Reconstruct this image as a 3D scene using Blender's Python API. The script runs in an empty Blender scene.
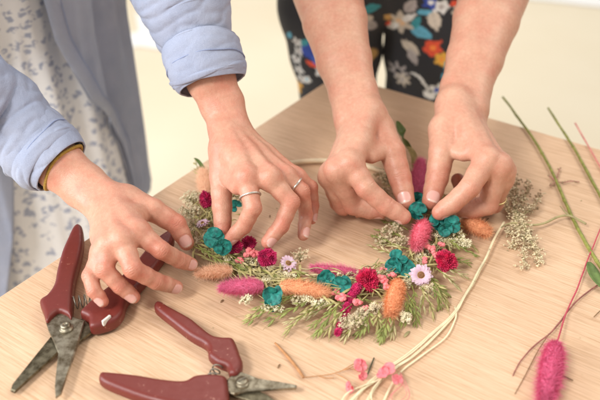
import bpy, math, random
import numpy as np
from mathutils import Vector, noise as mn
random.seed(7); rng = np.random.default_rng(7)
scene = bpy.context.scene
COL = scene.collection
# ------------------------------------------------------------------ camera geometry
TH = math.radians(34.0); FPX = 790.0; TZ = 0.75; CH = 0.5
CAMZ = TZ + CH
def P(x, y, h=0.0):
    """point at height h above the table top that the photo shows at (x, y) of 600 x 400"""
    u = (x-300)/FPX; v = (200-y)/FPX
    d = np.array([u, math.cos(TH)+v*math.sin(TH), -math.sin(TH)+v*math.cos(TH)])
    t = (CH-h)/(-d[2])
    return d*t + np.array([0, 0, CAMZ])
def S(x, y, h=0.0):
    """metres per photo pixel there"""
    v = (200-y)/FPX
    return (CH-h)/(math.sin(TH)-v*math.cos(TH))/FPX
CAMP = np.array([0, 0, CAMZ])
def nrm(v):
    v = np.asarray(v, float); return v/(np.linalg.norm(v)+1e-12)
# ------------------------------------------------------------------ objects
def empty(name, loc, label=None, cat=None, group=None):
    o = bpy.data.objects.new(name, None); COL.objects.link(o); o.location = loc
    o.empty_display_size = 0.02
    tag(o, label, cat, group); return o
def tag(o, label=None, cat=None, group=None, kind=None):
    if label: o['label'] = label
    if cat: o['category'] = cat
    if group: o['group'] = group
    if kind: o['kind'] = kind
def origin(o):
    v = np.zeros(3)
    while o is not None:
        v = v + np.array(o.location); o = o.parent
    return v
def mesh_obj(name, V, Fc, m, parent=None, smooth=True, attrs=None, loc=None, mats=None, midx=None):
    V = np.asarray(V, float)
    if parent is not None: base = origin(parent)
    else: base = np.array(loc if loc is not None else [V[:, 0].mean(), V[:, 1].mean(), V[:, 2].min()])
    me = bpy.data.meshes.new(name)
    Vl = V-base
    if isinstance(Fc, np.ndarray):
        n, k = Fc.shape
        me.vertices.add(len(Vl)); me.vertices.foreach_set('co', Vl.astype(np.float32).ravel())
        me.loops.add(n*k); me.loops.foreach_set('vertex_index', Fc.astype(np.int32).ravel())
        me.polygons.add(n); me.polygons.foreach_set('loop_start', np.arange(0, n*k, k, dtype=np.int32))
        me.update(calc_edges=True)
    else:
        me.from_pydata(Vl.tolist(), [], [list(map(int, f)) for f in Fc]); me.update()
    me.polygons.foreach_set('use_smooth', np.full(len(me.polygons), smooth))
    if mats:
        for mm in mats: me.materials.append(mm)
        if midx is not None: me.polygons.foreach_set('material_index', np.asarray(midx, np.int32))
    else: me.materials.append(m)
    if attrs:
        for k, a in attrs.items():
            a = np.asarray(a, np.float32)
            if a.ndim == 1:
                at = me.attributes.new(k, 'FLOAT', 'POINT'); at.data.foreach_set('value', a)
            else:
                at = me.attributes.new(k, 'FLOAT_COLOR', 'POINT')
                at.data.foreach_set('color', np.c_[a, np.ones(len(a))].astype(np.float32).ravel())
    me.validate()
    o = bpy.data.objects.new(name, me); COL.objects.link(o)
    if parent is not None: o.parent = parent
    else: o.location = base
    return o
class MB:
    def __init__(s): s.v = []; s.f = []; s.n = 0; s.mi = []
    def add(s, V, Fc, mi=0):
        V = np.asarray(V, float)
        s.v.append(V); s.f += [[i+s.n for i in f] for f in Fc]; s.mi += [mi]*len(Fc); s.n += len(V)
    def build(s, name, m, parent=None, smooth=True, mats=None, **k):
        return mesh_obj(name, np.concatenate(s.v), s.f, m, parent, smooth, mats=mats, midx=s.mi if mats else None, **k)
# ------------------------------------------------------------------ curves / tubes
def catmull(pts, n=8, closed=False):
    pts = [np.asarray(p, float) for p in pts]; out = []
    m = len(pts)
    rngi = range(m if closed else m-1)
    for i in rngi:
        if closed: a, b, c, d = pts[(i-1) % m], pts[i], pts[(i+1) % m], pts[(i+2) % m]
        else: a, b, c, d = pts[max(i-1, 0)], pts[i], pts[i+1], pts[min(i+2, m-1)]
        for k in range(n):
            t = k/n
            out.append(0.5*((2*b)+(-a+c)*t+(2*a-5*b+4*c-d)*t*t+(-a+3*b-3*c+d)*t**3))
    if not closed: out.append(pts[-1])
    return np.array(out)
def tube(mb, pts, r, seg=7, closed=False, flat=1.0, mi=0, cap=True):
    pts = np.asarray(pts, float); n = len(pts)
    r = np.full(n, r) if np.isscalar(r) else np.interp(np.linspace(0, 1, n), np.linspace(0, 1, len(r)), r)
    T = np.gradient(pts, axis=0)
    if closed: T = np.roll(pts, -1, 0)-np.roll(pts, 1, 0)
    V = []; up = np.array([0, 0, 1.0])
    u = nrm(np.cross(T[0], up) if abs(nrm(T[0])[2]) < .95 else np.cross(T[0], [1, 0, 0]))
    for i in range(n):
        t = nrm(T[i]); u = nrm(u-t*(u@t)); w = np.cross(t, u)
        for k in range(seg):
            a = 2*math.pi*k/seg
            V.append(pts[i]+r[i]*(math.cos(a)*u+flat*math.sin(a)*w))
    Fc = []
    for i in range(n if closed else n-1):
        j = (i+1) % n
        for k in range(seg):
            l = (k+1) % seg
            Fc.append([i*seg+k, i*seg+l, j*seg+l, j*seg+k])
    if cap and not closed:
        Fc.append(list(range(seg))[::-1]); Fc.append([(n-1)*seg+k for k in range(seg)])
    mb.add(V, Fc, mi)
def frame(n):
    n = nrm(n); a = np.array([0, 0, 1.]) if abs(n[2]) < .9 else np.array([1., 0, 0])
    u = nrm(np.cross(a, n)); return u, np.cross(n, u), n
# ------------------------------------------------------------------ implicit surfaces
def surface_nets(F, org, h):
    neg = F < 0
    c = neg.astype(np.int8)
    s = sum(c[i:c.shape[0]-1+i, j:c.shape[1]-1+j, k:c.shape[2]-1+k] for i in (0, 1) for j in (0, 1) for k in (0, 1))
    act = (s > 0) & (s < 8)
    idx = np.full(act.shape, -1, np.int64); I = np.argwhere(act); idx[act] = np.arange(len(I))
    acc = np.zeros((len(I), 3)); cnt = np.zeros(len(I))
    cor = [(i, j, k) for i in (0, 1) for j in (0, 1) for k in (0, 1)]
    val = {q: F[I[:, 0]+q[0], I[:, 1]+q[1], I[:, 2]+q[2]] for q in cor}
    for a in cor:
        for ax in range(3):
            if a[ax]: continue
            b = list(a); b[ax] = 1; b = tuple(b)
            va, vb = val[a], val[b]; m = (va < 0) != (vb < 0)
            t = np.where(m, va/np.where(va == vb, 1, va-vb), 0)
            p = np.array(a, float)[None, :]+t[:, None]*(np.array(b)-np.array(a))[None, :]
            acc += p*m[:, None]; cnt += m
    V = (I+acc/cnt[:, None])*h+org
    Q = []
    for ax in range(3):
        sl0 = [slice(None)]*3; sl1 = [slice(None)]*3
        sl0[ax] = slice(0, -1); sl1[ax] = slice(1, None)
        n0 = neg[tuple(sl0)]; n1 = neg[tuple(sl1)]
        E = np.argwhere(n0 != n1)
        o1, o2 = (ax+1) % 3, (ax+2) % 3
        E = E[(E[:, o1] > 0) & (E[:, o2] > 0) & (E[:, o1] < F.shape[o1]-1) & (E[:, o2] < F.shape[o2]-1)]
        def cell(d1, d2):
            q = E.copy(); q[:, o1] -= d1; q[:, o2] -= d2
            return idx[q[:, 0], q[:, 1], q[:, 2]]
        q = np.stack([cell(1, 1), cell(0, 1), cell(0, 0), cell(1, 0)], 1)
        fl = ~n0[E[:, 0], E[:, 1], E[:, 2]]
        q[fl] = q[fl][:, ::-1]
        Q.append(q)
    Q = np.concatenate(Q)
    Q = Q[(Q >= 0).all(1)]
    return V, Q
def relax(V, Q, it=2, lam=.5):
    n = len(V)
    a = np.concatenate([Q[:, i] for i in range(4)]+[Q[:, (i+1) % 4] for i in range(4)])
    b = np.concatenate([Q[:, (i+1) % 4] for i in range(4)]+[Q[:, i] for i in range(4)])
    deg = np.bincount(a, minlength=n)[:, None]
    for k in range(it):
        L = np.stack([np.bincount(a, V[b, i], n) for i in range(3)], 1)/np.maximum(deg, 1)
        V = V+lam*(L-V)
    return V
def rcone(X, Y, Z, a, b, r1, r2):
    ba = b-a; l2 = ba@ba
    if l2 < 1e-10: return np.sqrt((X-a[0])**2+(Y-a[1])**2+(Z-a[2])**2)-max(r1, r2)
    # capsule with linearly varying radius
    t = ((X-a[0])*ba[0]+(Y-a[1])*ba[1]+(Z-a[2])*ba[2])/l2
    t = np.clip(t, 0, 1)
    d = np.sqrt((X-a[0]-t*ba[0])**2+(Y-a[1]-t*ba[1])**2+(Z-a[2]-t*ba[2])**2)
    tt = t*t*(3-2*t)*.35+t*.65
    return d-(r1+(r2-r1)*tt)
def smin(a, b, k):
    h = np.clip(.5+.5*(b-a)/k, 0, 1)
    return b*(1-h)+a*h-k*h*(1-h)
class Field:
    def __init__(s, lo, hi, h):
        s.h = h; s.lo = np.asarray(lo, float)
        n = np.ceil((np.asarray(hi)-s.lo)/h).astype(int)+1
        s.F = np.full(n, .05, np.float32); s.n = n
        s.ax = [s.lo[i]+np.arange(n[i])*h for i in range(3)]
    def box(s, lo, hi):
        a = np.clip(np.floor((lo-s.lo)/s.h).astype(int), 0, s.n-1)
        b = np.clip(np.ceil((hi-s.lo)/s.h).astype(int)+1, 1, s.n)
        sl = tuple(slice(a[i], max(b[i], a[i]+1)) for i in range(3))
        X = s.ax[0][sl[0]][:, None, None].astype(np.float32); Y = s.ax[1][sl[1]][None, :, None].astype(np.float32); Z = s.ax[2][sl[2]][None, None, :].astype(np.float32)
        return sl, X, Y, Z
    def chain(s, pts, rs, k=.006, kin=.003, kfun=None, sub=False):
        pts = np.array(pts); rs = np.array(rs); m = rs.max()+k+.004
        sl, X, Y, Z = s.box(pts.min(0)-m, pts.max(0)+m)
        D = None
        for i in range(len(pts)-1):
            d = rcone(X, Y, Z, pts[i], pts[i+1], rs[i], rs[i+1])
            D = d if D is None else smin(D, d, kin)
        if sub:
            s.F[sl] = -smin(-s.F[sl], D, k)
        else:
            kk = k if kfun is None else kfun(X, Y, Z)
            s.F[sl] = smin(s.F[sl], D, kk)
    def mesh(s, it=2):
        V, Q = surface_nets(s.F, s.lo, s.h)
        return relax(V, Q, it, .5), Q
def poly_sdf(X, Y, pts):
    d = np.full(X.shape, 1e9); inside = np.zeros(X.shape, bool)
    n = len(pts)
    for i in range(n):
        a = pts[i]; b = pts[(i+1) % n]; e = b-a; l = e@e
        if l < 1e-14: continue
        wx, wy = X-a[0], Y-a[1]
        t = np.clip((wx*e[0]+wy*e[1])/l, 0, 1)
        d = np.minimum(d, (wx-t*e[0])**2+(wy-t*e[1])**2)
        c = ((a[1] > Y) != (b[1] > Y))
        xi = a[0]+(Y-a[1])*e[0]/(e[1] if abs(e[1]) > 1e-12 else 1e-12)
        inside ^= c & (X < xi)
    d = np.sqrt(d)
    return np.where(inside, -d, d)
def slab(pts2, z0, z1, r, h=.0009, dome=0.0, tilt=None):
    """rounded solid over a closed outline; returns V, Q"""
    pts2 = np.asarray(pts2)[:, :2]
    lo = np.array([*(pts2.min(0)-.004), z0-.004]); hi = np.array([*(pts2.max(0)+.004), z1+.004])
    f = Field(lo, hi, h)
    X, Y = np.meshgrid(f.ax[0], f.ax[1], indexing='ij')
    d2 = poly_sdf(X, Y, pts2)[:, :, None]
    Z = f.ax[2][None, None, :]
    zc, hz = (z0+z1)/2, (z1-z0)/2
    if dome: hz = hz*(1-dome*np.exp(-np.maximum(-d2, 0)/.004))
    w = np.abs(Z-zc)-hz
    a = d2+r; b = w+r
    f.F = np.minimum(np.maximum(a, b), 0)+np.sqrt(np.maximum(a, 0)**2+np.maximum(b, 0)**2)-r
    V, Q = f.mesh(2)
    return V, Q
# ------------------------------------------------------------------ materials
def newmat(name):
    m = bpy.data.materials.new(name); m.use_nodes = True
    nt = m.node_tree; b = nt.nodes['Principled BSDF']; return m, nt, b
def N(nt, t, **k):
    n = nt.nodes.new(t)
    for a, v in k.items():
        if a.startswith('i_'): n.inputs[a[2:].replace('_', ' ')].default_value = v
        else: setattr(n, a, v)
    return n
def ramp(nt, stops, fac=None):
    r = nt.nodes.new('ShaderNodeValToRGB'); e = r.color_ramp.elements
    while len(e) > 1: e.remove(e[-1])
    for i, (p, c) in enumerate(stops):
        x = e[0] if i == 0 else e.new(p)
        x.position = p; x.color = (*c[:3], 1)
    if fac is not None: nt.links.new(fac, r.inputs[0])
    return r
def simple(name, c, rough=.6, var=.15, scale=60, bump=.0, bscale=400, sss=0, metal=0, c2=None, sheen=0, trans=0, spec=.5):
    m, nt, b = newmat(name); L = nt.links.new
    tc = N(nt, 'ShaderNodeTexCoord')
    no = N(nt, 'ShaderNodeTexNoise', i_Scale=scale, i_Detail=4.0); L(tc.outputs['Object'], no.inputs['Vector'])
    c = np.array(c); lo = c*(1-var) if c2 is None else np.array(c2); hi = np.minimum(c*(1+var), .95)
    r = ramp(nt, [(.3, lo), (.7, hi)], no.outputs['Fac']); L(r.outputs[0], b.inputs['Base Color'])
    b.inputs['Roughness'].default_value = rough; b.inputs['Metallic'].default_value = metal
    b.inputs['Specular IOR Level'].default_value = spec
    if sss:
        b.inputs['Subsurface Weight'].default_value = sss; b.inputs['Subsurface Scale'].default_value = .002
        b.inputs['Subsurface Radius'].default_value = (1, .5, .3)
    if sheen:
        b.inputs['Sheen Weight'].default_value = sheen
    if bump:
        n2 = N(nt, 'ShaderNodeTexNoise', i_Scale=bscale, i_Detail=3.0); L(tc.outputs['Object'], n2.inputs['Vector'])
        bp = N(nt, 'ShaderNodeBump', i_Strength=bump, i_Distance=.001); L(n2.outputs['Fac'], bp.inputs['Height']); L(bp.outputs[0], b.inputs['Normal'])
    if trans:
        # thin petals / leaves let light through
        tr = N(nt, 'ShaderNodeBsdfTranslucent'); L(r.outputs[0], tr.inputs['Color'])
        mx = N(nt, 'ShaderNodeMixShader'); mx.inputs[0].default_value = trans
        L(b.outputs[0], mx.inputs[1]); L(tr.outputs[0], mx.inputs[2])
        L(mx.outputs[0], nt.nodes['Material Output'].inputs['Surface'])
    return m
def skin_mat(name, base, red):
    m, nt, b = newmat(name); L = nt.links.new
    tc = N(nt, 'ShaderNodeTexCoord')
    n1 = N(nt, 'ShaderNodeTexNoise', i_Scale=38.0, i_Detail=8.0, i_Roughness=.72); L(tc.outputs['Object'], n1.inputs['Vector'])
    n3 = N(nt, 'ShaderNodeTexNoise', i_Scale=300.0, i_Detail=3.0); L(tc.outputs['Object'], n3.inputs['Vector'])
    at = N(nt, 'ShaderNodeAttribute', attribute_name='red'); an = N(nt, 'ShaderNodeAttribute', attribute_name='nail')
    ae = N(nt, 'ShaderNodeAttribute', attribute_name='nailtip'); ac = N(nt, 'ShaderNodeAttribute', attribute_name='crease')
    # mottling drives how pink the skin is
    ma = N(nt, 'ShaderNodeMath', operation='MULTIPLY_ADD'); ma.inputs[1].default_value = 2.0; ma.inputs[2].default_value = -.80
    L(n1.outputs['Fac'], ma.inputs[0])
    ad = N(nt, 'ShaderNodeMath', operation='ADD', use_clamp=True); L(ma.outputs[0], ad.inputs[0]); L(at.outputs['Fac'], ad.inputs[1])
    r = ramp(nt, [(0, base), (1, red)], ad.outputs[0])
    r3 = ramp(nt, [(.3, (.9, .88, .86)), (.7, (1.0, 1.0, 1.0))], n3.outputs['Fac'])
    mu = N(nt, 'ShaderNodeMixRGB', blend_type='MULTIPLY'); mu.inputs[0].default_value = 1; L(r.outputs[0], mu.inputs[1]); L(r3.outputs[0], mu.inputs[2])
    mn_ = N(nt, 'ShaderNodeMixRGB'); L(an.outputs['Fac'], mn_.inputs[0]); L(mu.outputs[0], mn_.inputs[1]); mn_.inputs[2].default_value = (.74, .42, .36, 1)
    mt = N(nt, 'ShaderNodeMixRGB'); L(ae.outputs['Fac'], mt.inputs[0]); L(mn_.outputs[0], mt.inputs[1]); mt.inputs[2].default_value = (.80, .60, .50, 1)
    L(mt.outputs[0], b.inputs['Base Color'])
    rr = N(nt, 'ShaderNodeMapRange'); rr.inputs['To Min'].default_value = .40; rr.inputs['To Max'].default_value = .26; L(an.outputs['Fac'], rr.inputs['Value']); L(rr.outputs[0], b.inputs['Roughness'])
    b.inputs['Subsurface Weight'].default_value = .15; b.inputs['Subsurface Scale'].default_value = .004
    b.inputs['Subsurface Radius'].default_value = (1, .35, .2); b.inputs['Specular IOR Level'].default_value = .4
    v = N(nt, 'ShaderNodeTexVoronoi', i_Scale=900.0); L(tc.outputs['Object'], v.inputs['Vector'])
    n2 = N(nt, 'ShaderNodeTexNoise', i_Scale=120.0, i_Detail=6.0, i_Roughness=.65); L(tc.outputs['Object'], n2.inputs['Vector'])
    a1 = N(nt, 'ShaderNodeMath', operation='MULTIPLY_ADD'); a1.inputs[1].default_value = .35; L(v.outputs['Distance'], a1.inputs[0]); L(n2.outputs['Fac'], a1.inputs[2])
    a2 = N(nt, 'ShaderNodeMath', operation='MULTIPLY'); L(ac.outputs['Fac'], a2.inputs[0]); a2.inputs[1].default_value = -1.3
    a3 = N(nt, 'ShaderNodeMath', operation='ADD'); L(a1.outputs[0], a3.inputs[0]); L(a2.outputs[0], a3.inputs[1])
    inv = N(nt, 'ShaderNodeMath', operation='SUBTRACT'); inv.inputs[0].default_value = 1; L(an.outputs['Fac'], inv.inputs[1])
    sc = N(nt, 'ShaderNodeMath', operation='MULTIPLY'); L(inv.outputs[0], sc.inputs[0]); sc.inputs[1].default_value = .45
    bp = N(nt, 'ShaderNodeBump', i_Distance=.0008); L(sc.outputs[0], bp.inputs['Strength']); L(a3.outputs[0], bp.inputs['Height']); L(bp.outputs[0], b.inputs['Normal'])
    return m
SKIN_A = skin_mat('skin_fair_pink', (.67, .385, .27), (.61, .205, .14))
SKIN_C = skin_mat('skin_fair', (.65, .38, .265), (.59, .22, .15))
def metal(name, c, rough, rust=None):
    m, nt, b = newmat(name); L = nt.links.new
    tc = N(nt, 'ShaderNodeTexCoord')
    no = N(nt, 'ShaderNodeTexNoise', i_Scale=90.0, i_Detail=6.0, i_Roughness=.7); L(tc.outputs['Object'], no.inputs['Vector'])
    c = np.array(c)
    r = ramp(nt, [(.40, rust if rust is not None else c*.7), (.62, c)], no.outputs['Fac']); L(r.outputs[0], b.inputs['Base Color'])
    b.inputs['Metallic'].default_value = .85; 
    rr = N(nt, 'ShaderNodeMapRange'); rr.inputs['To Min'].default_value = rough+.2; rr.inputs['To Max'].default_value = rough; L(no.outputs['Fac'], rr.inputs['Value']); L(rr.outputs[0], b.inputs['Roughness'])
    bp = N(nt, 'ShaderNodeBump', i_Strength=.25, i_Distance=.0005); L(no.outputs['Fac'], bp.inputs['Height']); L(bp.outputs[0], b.inputs['Normal'])
    return m
STEEL = metal('worn_steel', (.40, .36, .27), .35, (.13, .10, .06))
STEEL_DIRTY = metal('stained_steel', (.24, .21, .14), .4, (.07, .055, .03))
DARKSTEEL = metal('dark_steel', (.28, .25, .2), .4)
GOLD = metal('gold', (.85, .66, .32), .2); SILVER = metal('silver', (.85, .82, .75), .2)
def handle_mat(name, c):
    m, nt, b = newmat(name); L = nt.links.new
    tc = N(nt, 'ShaderNodeTexCoord')
    no = N(nt, 'ShaderNodeTexNoise', i_Scale=160.0, i_Detail=5.0, i_Roughness=.75); L(tc.outputs['Object'], no.inputs['Vector'])
    c = np.array(c)
    r = ramp(nt, [(0, c*.85), (.64, c), (.69, np.array([.45, .22, .16]))], no.outputs['Fac']); L(r.outputs[0], b.inputs['Base Color'])
    rq = N(nt, 'ShaderNodeMapRange'); rq.inputs['To Min'].default_value = .58; rq.inputs['To Max'].default_value = .25; L(no.outputs['Fac'], rq.inputs['Value']); L(rq.outputs[0], b.inputs['Roughness'])
    n2 = N(nt, 'ShaderNodeTexNoise', i_Scale=60.0, i_Detail=3.0); L(tc.outputs['Object'], n2.inputs['Vector'])
    bp = N(nt, 'ShaderNodeBump', i_Strength=.3, i_Distance=.0015); L(n2.outputs['Fac'], bp.inputs['Height']); L(bp.outputs[0], b.inputs['Normal'])
    return m
HANDLE = handle_mat('dark_red_plastic', (.17, .026, .019))
def wood_mat():
    m, nt, b = newmat('pale_oak'); L = nt.links.new
    tc = N(nt, 'ShaderNodeTexCoord'); mp = N(nt, 'ShaderNodeMapping'); mp.inputs['Scale'].default_value = (1, 1, 1)
    L(tc.outputs['Object'], mp.inputs['Vector'])
    def nz(sx, sy, sc, det=4, rg=.6, dist=0):
        q = N(nt, 'ShaderNodeMapping'); q.inputs['Scale'].default_value = (sx, sy, 1); L(tc.outputs['Object'], q.inputs['Vector'])
        n = N(nt, 'ShaderNodeTexNoise', i_Scale=sc, i_Detail=float(det), i_Roughness=rg, i_Distortion=dist); L(q.outputs[0], n.inputs['Vector']); return n
    a = nz(2.2, 60, 5, 6, .75, .2)      # broad streaks
    f = nz(14, 420, 2, 3, .7)            # pores
    g = nz(3, 120, 4, 4, .6)
    w = nz(.8, 3.5, 3, 3, .5)
    r = ramp(nt, [(.28, (.62, .415, .262)), (.46, (.685, .475, .315)), (.6, (.725, .515, .352)), (.75, (.77, .58, .415))], a.outputs['Fac'])
    r2 = ramp(nt, [(.3, (.74, .66, .56)), (.5, (1, 1, 1)), (.68, (1.08, 1.07, 1.05))], f.outputs['Fac'])
    r3 = ramp(nt, [(.3, (.84, .78, .7)), (.5, (1, 1, 1)), (.65, (1.07, 1.06, 1.05))], g.outputs['Fac'])
    r4 = ramp(nt, [(.3, (.93, .9, .87)), (.7, (1.04, 1.03, 1.02))], w.outputs['Fac'])
    cur = r.outputs[0]
    for q, k in ((r2, .8), (r3, .85), (r4, 1)):
        mu = N(nt, 'ShaderNodeMixRGB', blend_type='MULTIPLY'); mu.inputs[0].default_value = k; L(cur, mu.inputs[1]); L(q.outputs[0], mu.inputs[2]); cur = mu.outputs[0]
    L(cur, b.inputs['Base Color']); b.inputs['Roughness'].default_value = .5; b.inputs['Specular IOR Level'].default_value = .35
    bp = N(nt, 'ShaderNodeBump', i_Strength=.25, i_Distance=.0006); L(f.outputs['Fac'], bp.inputs['Height']); L(bp.outputs[0], b.inputs['Normal'])
    return m
WOOD = wood_mat()
def cloth_mat(name, c, c2, sc=1200, var_sc=25, bump=.3):
    m, nt, b = newmat(name); L = nt.links.new
    tc = N(nt, 'ShaderNodeTexCoord')
    no = N(nt, 'ShaderNodeTexNoise', i_Scale=float(var_sc), i_Detail=5.0); L(tc.outputs['Object'], no.inputs['Vector'])
    fi = N(nt, 'ShaderNodeTexNoise', i_Scale=float(sc), i_Detail=2.0); L(tc.outputs['Object'], fi.inputs['Vector'])
    r = ramp(nt, [(.3, c2), (.7, c)], no.outputs['Fac'])
    r2 = ramp(nt, [(.36, (.80, .82, .86)), (.64, (1.08, 1.08, 1.06))], fi.outputs['Fac'])
    mu = N(nt, 'ShaderNodeMixRGB', blend_type='MULTIPLY'); mu.inputs[0].default_value = 1; L(r.outputs[0], mu.inputs[1]); L(r2.outputs[0], mu.inputs[2])
    L(mu.outputs[0], b.inputs['Base Color']); b.inputs['Roughness'].default_value = .85
    bp = N(nt, 'ShaderNodeBump', i_Strength=bump, i_Distance=.001); L(fi.outputs['Fac'], bp.inputs['Height'])
    # crinkles of washed cotton
    ck = N(nt, 'ShaderNodeTexNoise', i_Scale=30.0, i_Detail=7.0, i_Roughness=.62, i_Distortion=.5); L(tc.outputs['Object'], ck.inputs['Vector'])
    b2 = N(nt, 'ShaderNodeBump', i_Strength=.55, i_Distance=.004); L(ck.outputs['Fac'], b2.inputs['Height']); L(bp.outputs[0], b2.inputs['Normal']); L(b2.outputs[0], b.inputs['Normal'])
    return m
CHAMBRAY = cloth_mat('chambray_blue', (.40, .435, .56), (.34, .38, .51), 2600, 30, .25)
PLAINBLACK = cloth_mat('black_jersey', (.03, .03, .035), (.025, .025, .03))
SEAM = cloth_mat('shirt_stitching', (.30, .36, .55), (.26, .31, .48))
NAVY = cloth_mat('navy_cuff_lining', (.06, .075, .14), (.05, .06, .11))
MUSTARD = cloth_mat('mustard_band', (.50, .30, .06), (.40, .23, .04), 500, 200, .8)
def dress_mat():
    m, nt, b = newmat('white_print_fabric'); L = nt.links.new
    tc = N(nt, 'ShaderNodeTexCoord')
    q = N(nt, 'ShaderNodeMapping'); q.inputs['Scale'].default_value = (1, 1, 1.25); q.inputs['Rotation'].default_value = (0, .5, 0); L(tc.outputs['Object'], q.inputs['Vector'])
    wn = N(nt, 'ShaderNodeTexNoise', i_Scale=60.0, i_Detail=2.0); L(q.outputs[0], wn.inputs['Vector'])
    mx = N(nt, 'ShaderNodeMixRGB', blend_type='LINEAR_LIGHT'); mx.inputs[0].default_value = .012; L(q.outputs[0], mx.inputs[1]); L(wn.outputs['Color'], mx.inputs[2])
    v = N(nt, 'ShaderNodeTexVoronoi', i_Scale=52.0, i_Randomness=.7); L(mx.outputs[0], v.inputs['Vector'])
    r = ramp(nt, [(.0, (1, 1, 1)), (.36, (1, 1, 1)), (.44, (0, 0, 0))], v.outputs['Distance'])
    n2 = N(nt, 'ShaderNodeTexNoise', i_Scale=130.0, i_Detail=2.0); L(q.outputs[0], n2.inputs['Vector'])
    r2 = ramp(nt, [(.42, (0, 0, 0)), (.50, (1, 1, 1))], n2.outputs['Fac'])
    k = N(nt, 'ShaderNodeMath', operation='MULTIPLY'); L(r.outputs[0], k.inputs[0]); L(r2.outputs[0], k.inputs[1])
    c = N(nt, 'ShaderNodeMixRGB'); L(k.outputs[0], c.inputs[0]); c.inputs[1].default_value = (.90, .92, .97, 1); c.inputs[2].default_value = (.42, .47, .62, 1)
    L(c.outputs[0], b.inputs['Base Color']); b.inputs['Roughness'].default_value = .85
    return m
DRESS = dress_mat()
def attr_cloth(name):
    m, nt, b = newmat(name); L = nt.links.new
    at = N(nt, 'ShaderNodeAttribute', attribute_name='print'); L(at.outputs['Color'], b.inputs['Base Color'])
    b.inputs['Roughness'].default_value = .8; b.inputs['Sheen Weight'].default_value = .1
    return m
FLORAL = attr_cloth('floral_print_fabric')
# ------------------------------------------------------------------ setting
def make_setting():
    g = 12
    V = [(-g, -g, 0), (g, -g, 0), (g, g, 0), (-g, g, 0)]
    m, nt, b = newmat('cream_floor'); L = nt.links.new
    tc = N(nt, 'ShaderNodeTexCoord'); no = N(nt, 'ShaderNodeTexNoise', i_Scale=1.3, i_Detail=5.0); L(tc.outputs['Object'], no.inputs['Vector'])
    r = ramp(nt, [(.35, (.78, .68, .50)), (.65, (.82, .73, .56))], no.outputs['Fac']); L(r.outputs[0], b.inputs['Base Color'])
    b.inputs['Roughness'].default_value = .45
    o = mesh_obj('floor', V, [[0, 1, 2, 3]], m, loc=(0, 0, 0), smooth=False); tag(o, 'smooth cream floor under the table', kind='structure')
    # pale band lying on the floor behind the woman on the left
    W = simple('floor_white', (.93, .92, .90), .5, .02)
    def G(x, y):
        u = (x-300)/FPX; v = (200-y)/FPX
        d = np.array([u, math.cos(TH)+v*math.sin(TH), -math.sin(TH)+v*math.cos(TH)])
        return CAMP+d*(CAMZ/(-d[2]))
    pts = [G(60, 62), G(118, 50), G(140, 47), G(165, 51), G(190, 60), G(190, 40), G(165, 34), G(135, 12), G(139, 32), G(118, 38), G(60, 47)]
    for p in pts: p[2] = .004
    o = mesh_obj('floor_patch', pts, [list(range(len(pts)))], W, smooth=False); tag(o, 'white band on the cream floor', kind='structure')
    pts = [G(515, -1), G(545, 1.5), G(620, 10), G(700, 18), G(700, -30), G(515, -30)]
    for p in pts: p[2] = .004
    o = mesh_obj('floor_patch', pts, [list(range(len(pts)))], W, smooth=False); tag(o, 'white floor area at the far right', kind='structure')
make_setting()
def make_table():
    c = np.array([.055, 1.075]); e1 = nrm([.824, -.566]); e2 = np.array([e1[1], -e1[0]])   # e2 towards the camera
    if e2[1] > 0: e2 = -e2
    rt = empty('table', (*(c+e1*.8+e2*.7), 0), 'pale oak table with the wreath and cut stems on it', 'table')
    L1, L2, rr = 1.7, 1.5, .012
    def bx(mb, a0, a1, b0, b1, z0, z1):
        q = [c+e1*a+e2*b for a, b in ((a0, b0), (a1, b0), (a1, b1), (a0, b1))]
        V = [(*p, z0) for p in q]+[(*p, z1) for p in q]
        mb.add(V, [[0, 1, 2, 3], [7, 6, 5, 4], [0, 4, 5, 1], [1, 5, 6, 2], [2, 6, 7, 3], [3, 7, 4, 0]])
    # top: built in local grain coordinates so the grain runs along e1
    mb = MB(); out = []
    for (a, b, s) in ((rr, rr, 180), (L1-rr, rr, 270), (L1-rr, L2-rr, 0), (rr, L2-rr, 90)):
        for k in range(7):
            t = math.radians(s+k*15); out.append((a+rr*math.cos(t), b+rr*math.sin(t)))
    n = len(out); V = []; prof = [(-.03, .002), (-.028, 0), (-.002, 0), (-.0005, .0006), (0, .002)]
    cx = np.array([L1/2, L2/2])
    for z, ins in prof:
        for p in out:
            d = np.array(p); V.append((*(d+nrm(cx-d)*ins), z))
    Fc = []
    for i in range(len(prof)-1):
        for k in range(n): Fc.append([i*n+k, i*n+(k+1) % n, (i+1)*n+(k+1) % n, (i+1)*n+k])
    Fc.append([(len(prof)-1)*n+k for k in range(n)]); Fc.append(list(range(n))[::-1])
    me = bpy.data.meshes.new('table_top'); me.from_pydata([tuple(v) for v in V], [], Fc); me.update(); me.materials.append(WOOD)
    o = bpy.data.objects.new('table_top', me); COL.objects.link(o); o.parent = rt
    ang = math.atan2(e1[1], e1[0])
    # local y must point along e2: mirror via scale-free basis check
    o.location = (*(c-np.array(rt.location)[:2]), TZ); o.rotation_euler = (0, 0, ang)
    # rotation maps local +y to (-e1y, e1x); flip y of the mesh when that is not e2
    if np.dot([-e1[1], e1[0]], e2) < 0:
        for v in me.vertices: v.co.y = -v.co.y
        me.flip_normals()
    LEG = simple('white_steel_leg', (.8, .8, .78), .4, .03)
    for a in (.08, L1-.13):
        for b in (.08, L2-.13):
            mb = MB(); bx(mb, a, a+.05, b, b+.05, 0, TZ-.0305); q = mb.build('leg', LEG, rt, smooth=False)
            bv = q.modifiers.new('b', 'BEVEL'); bv.width = .004; bv.segments = 2
make_table()
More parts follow.
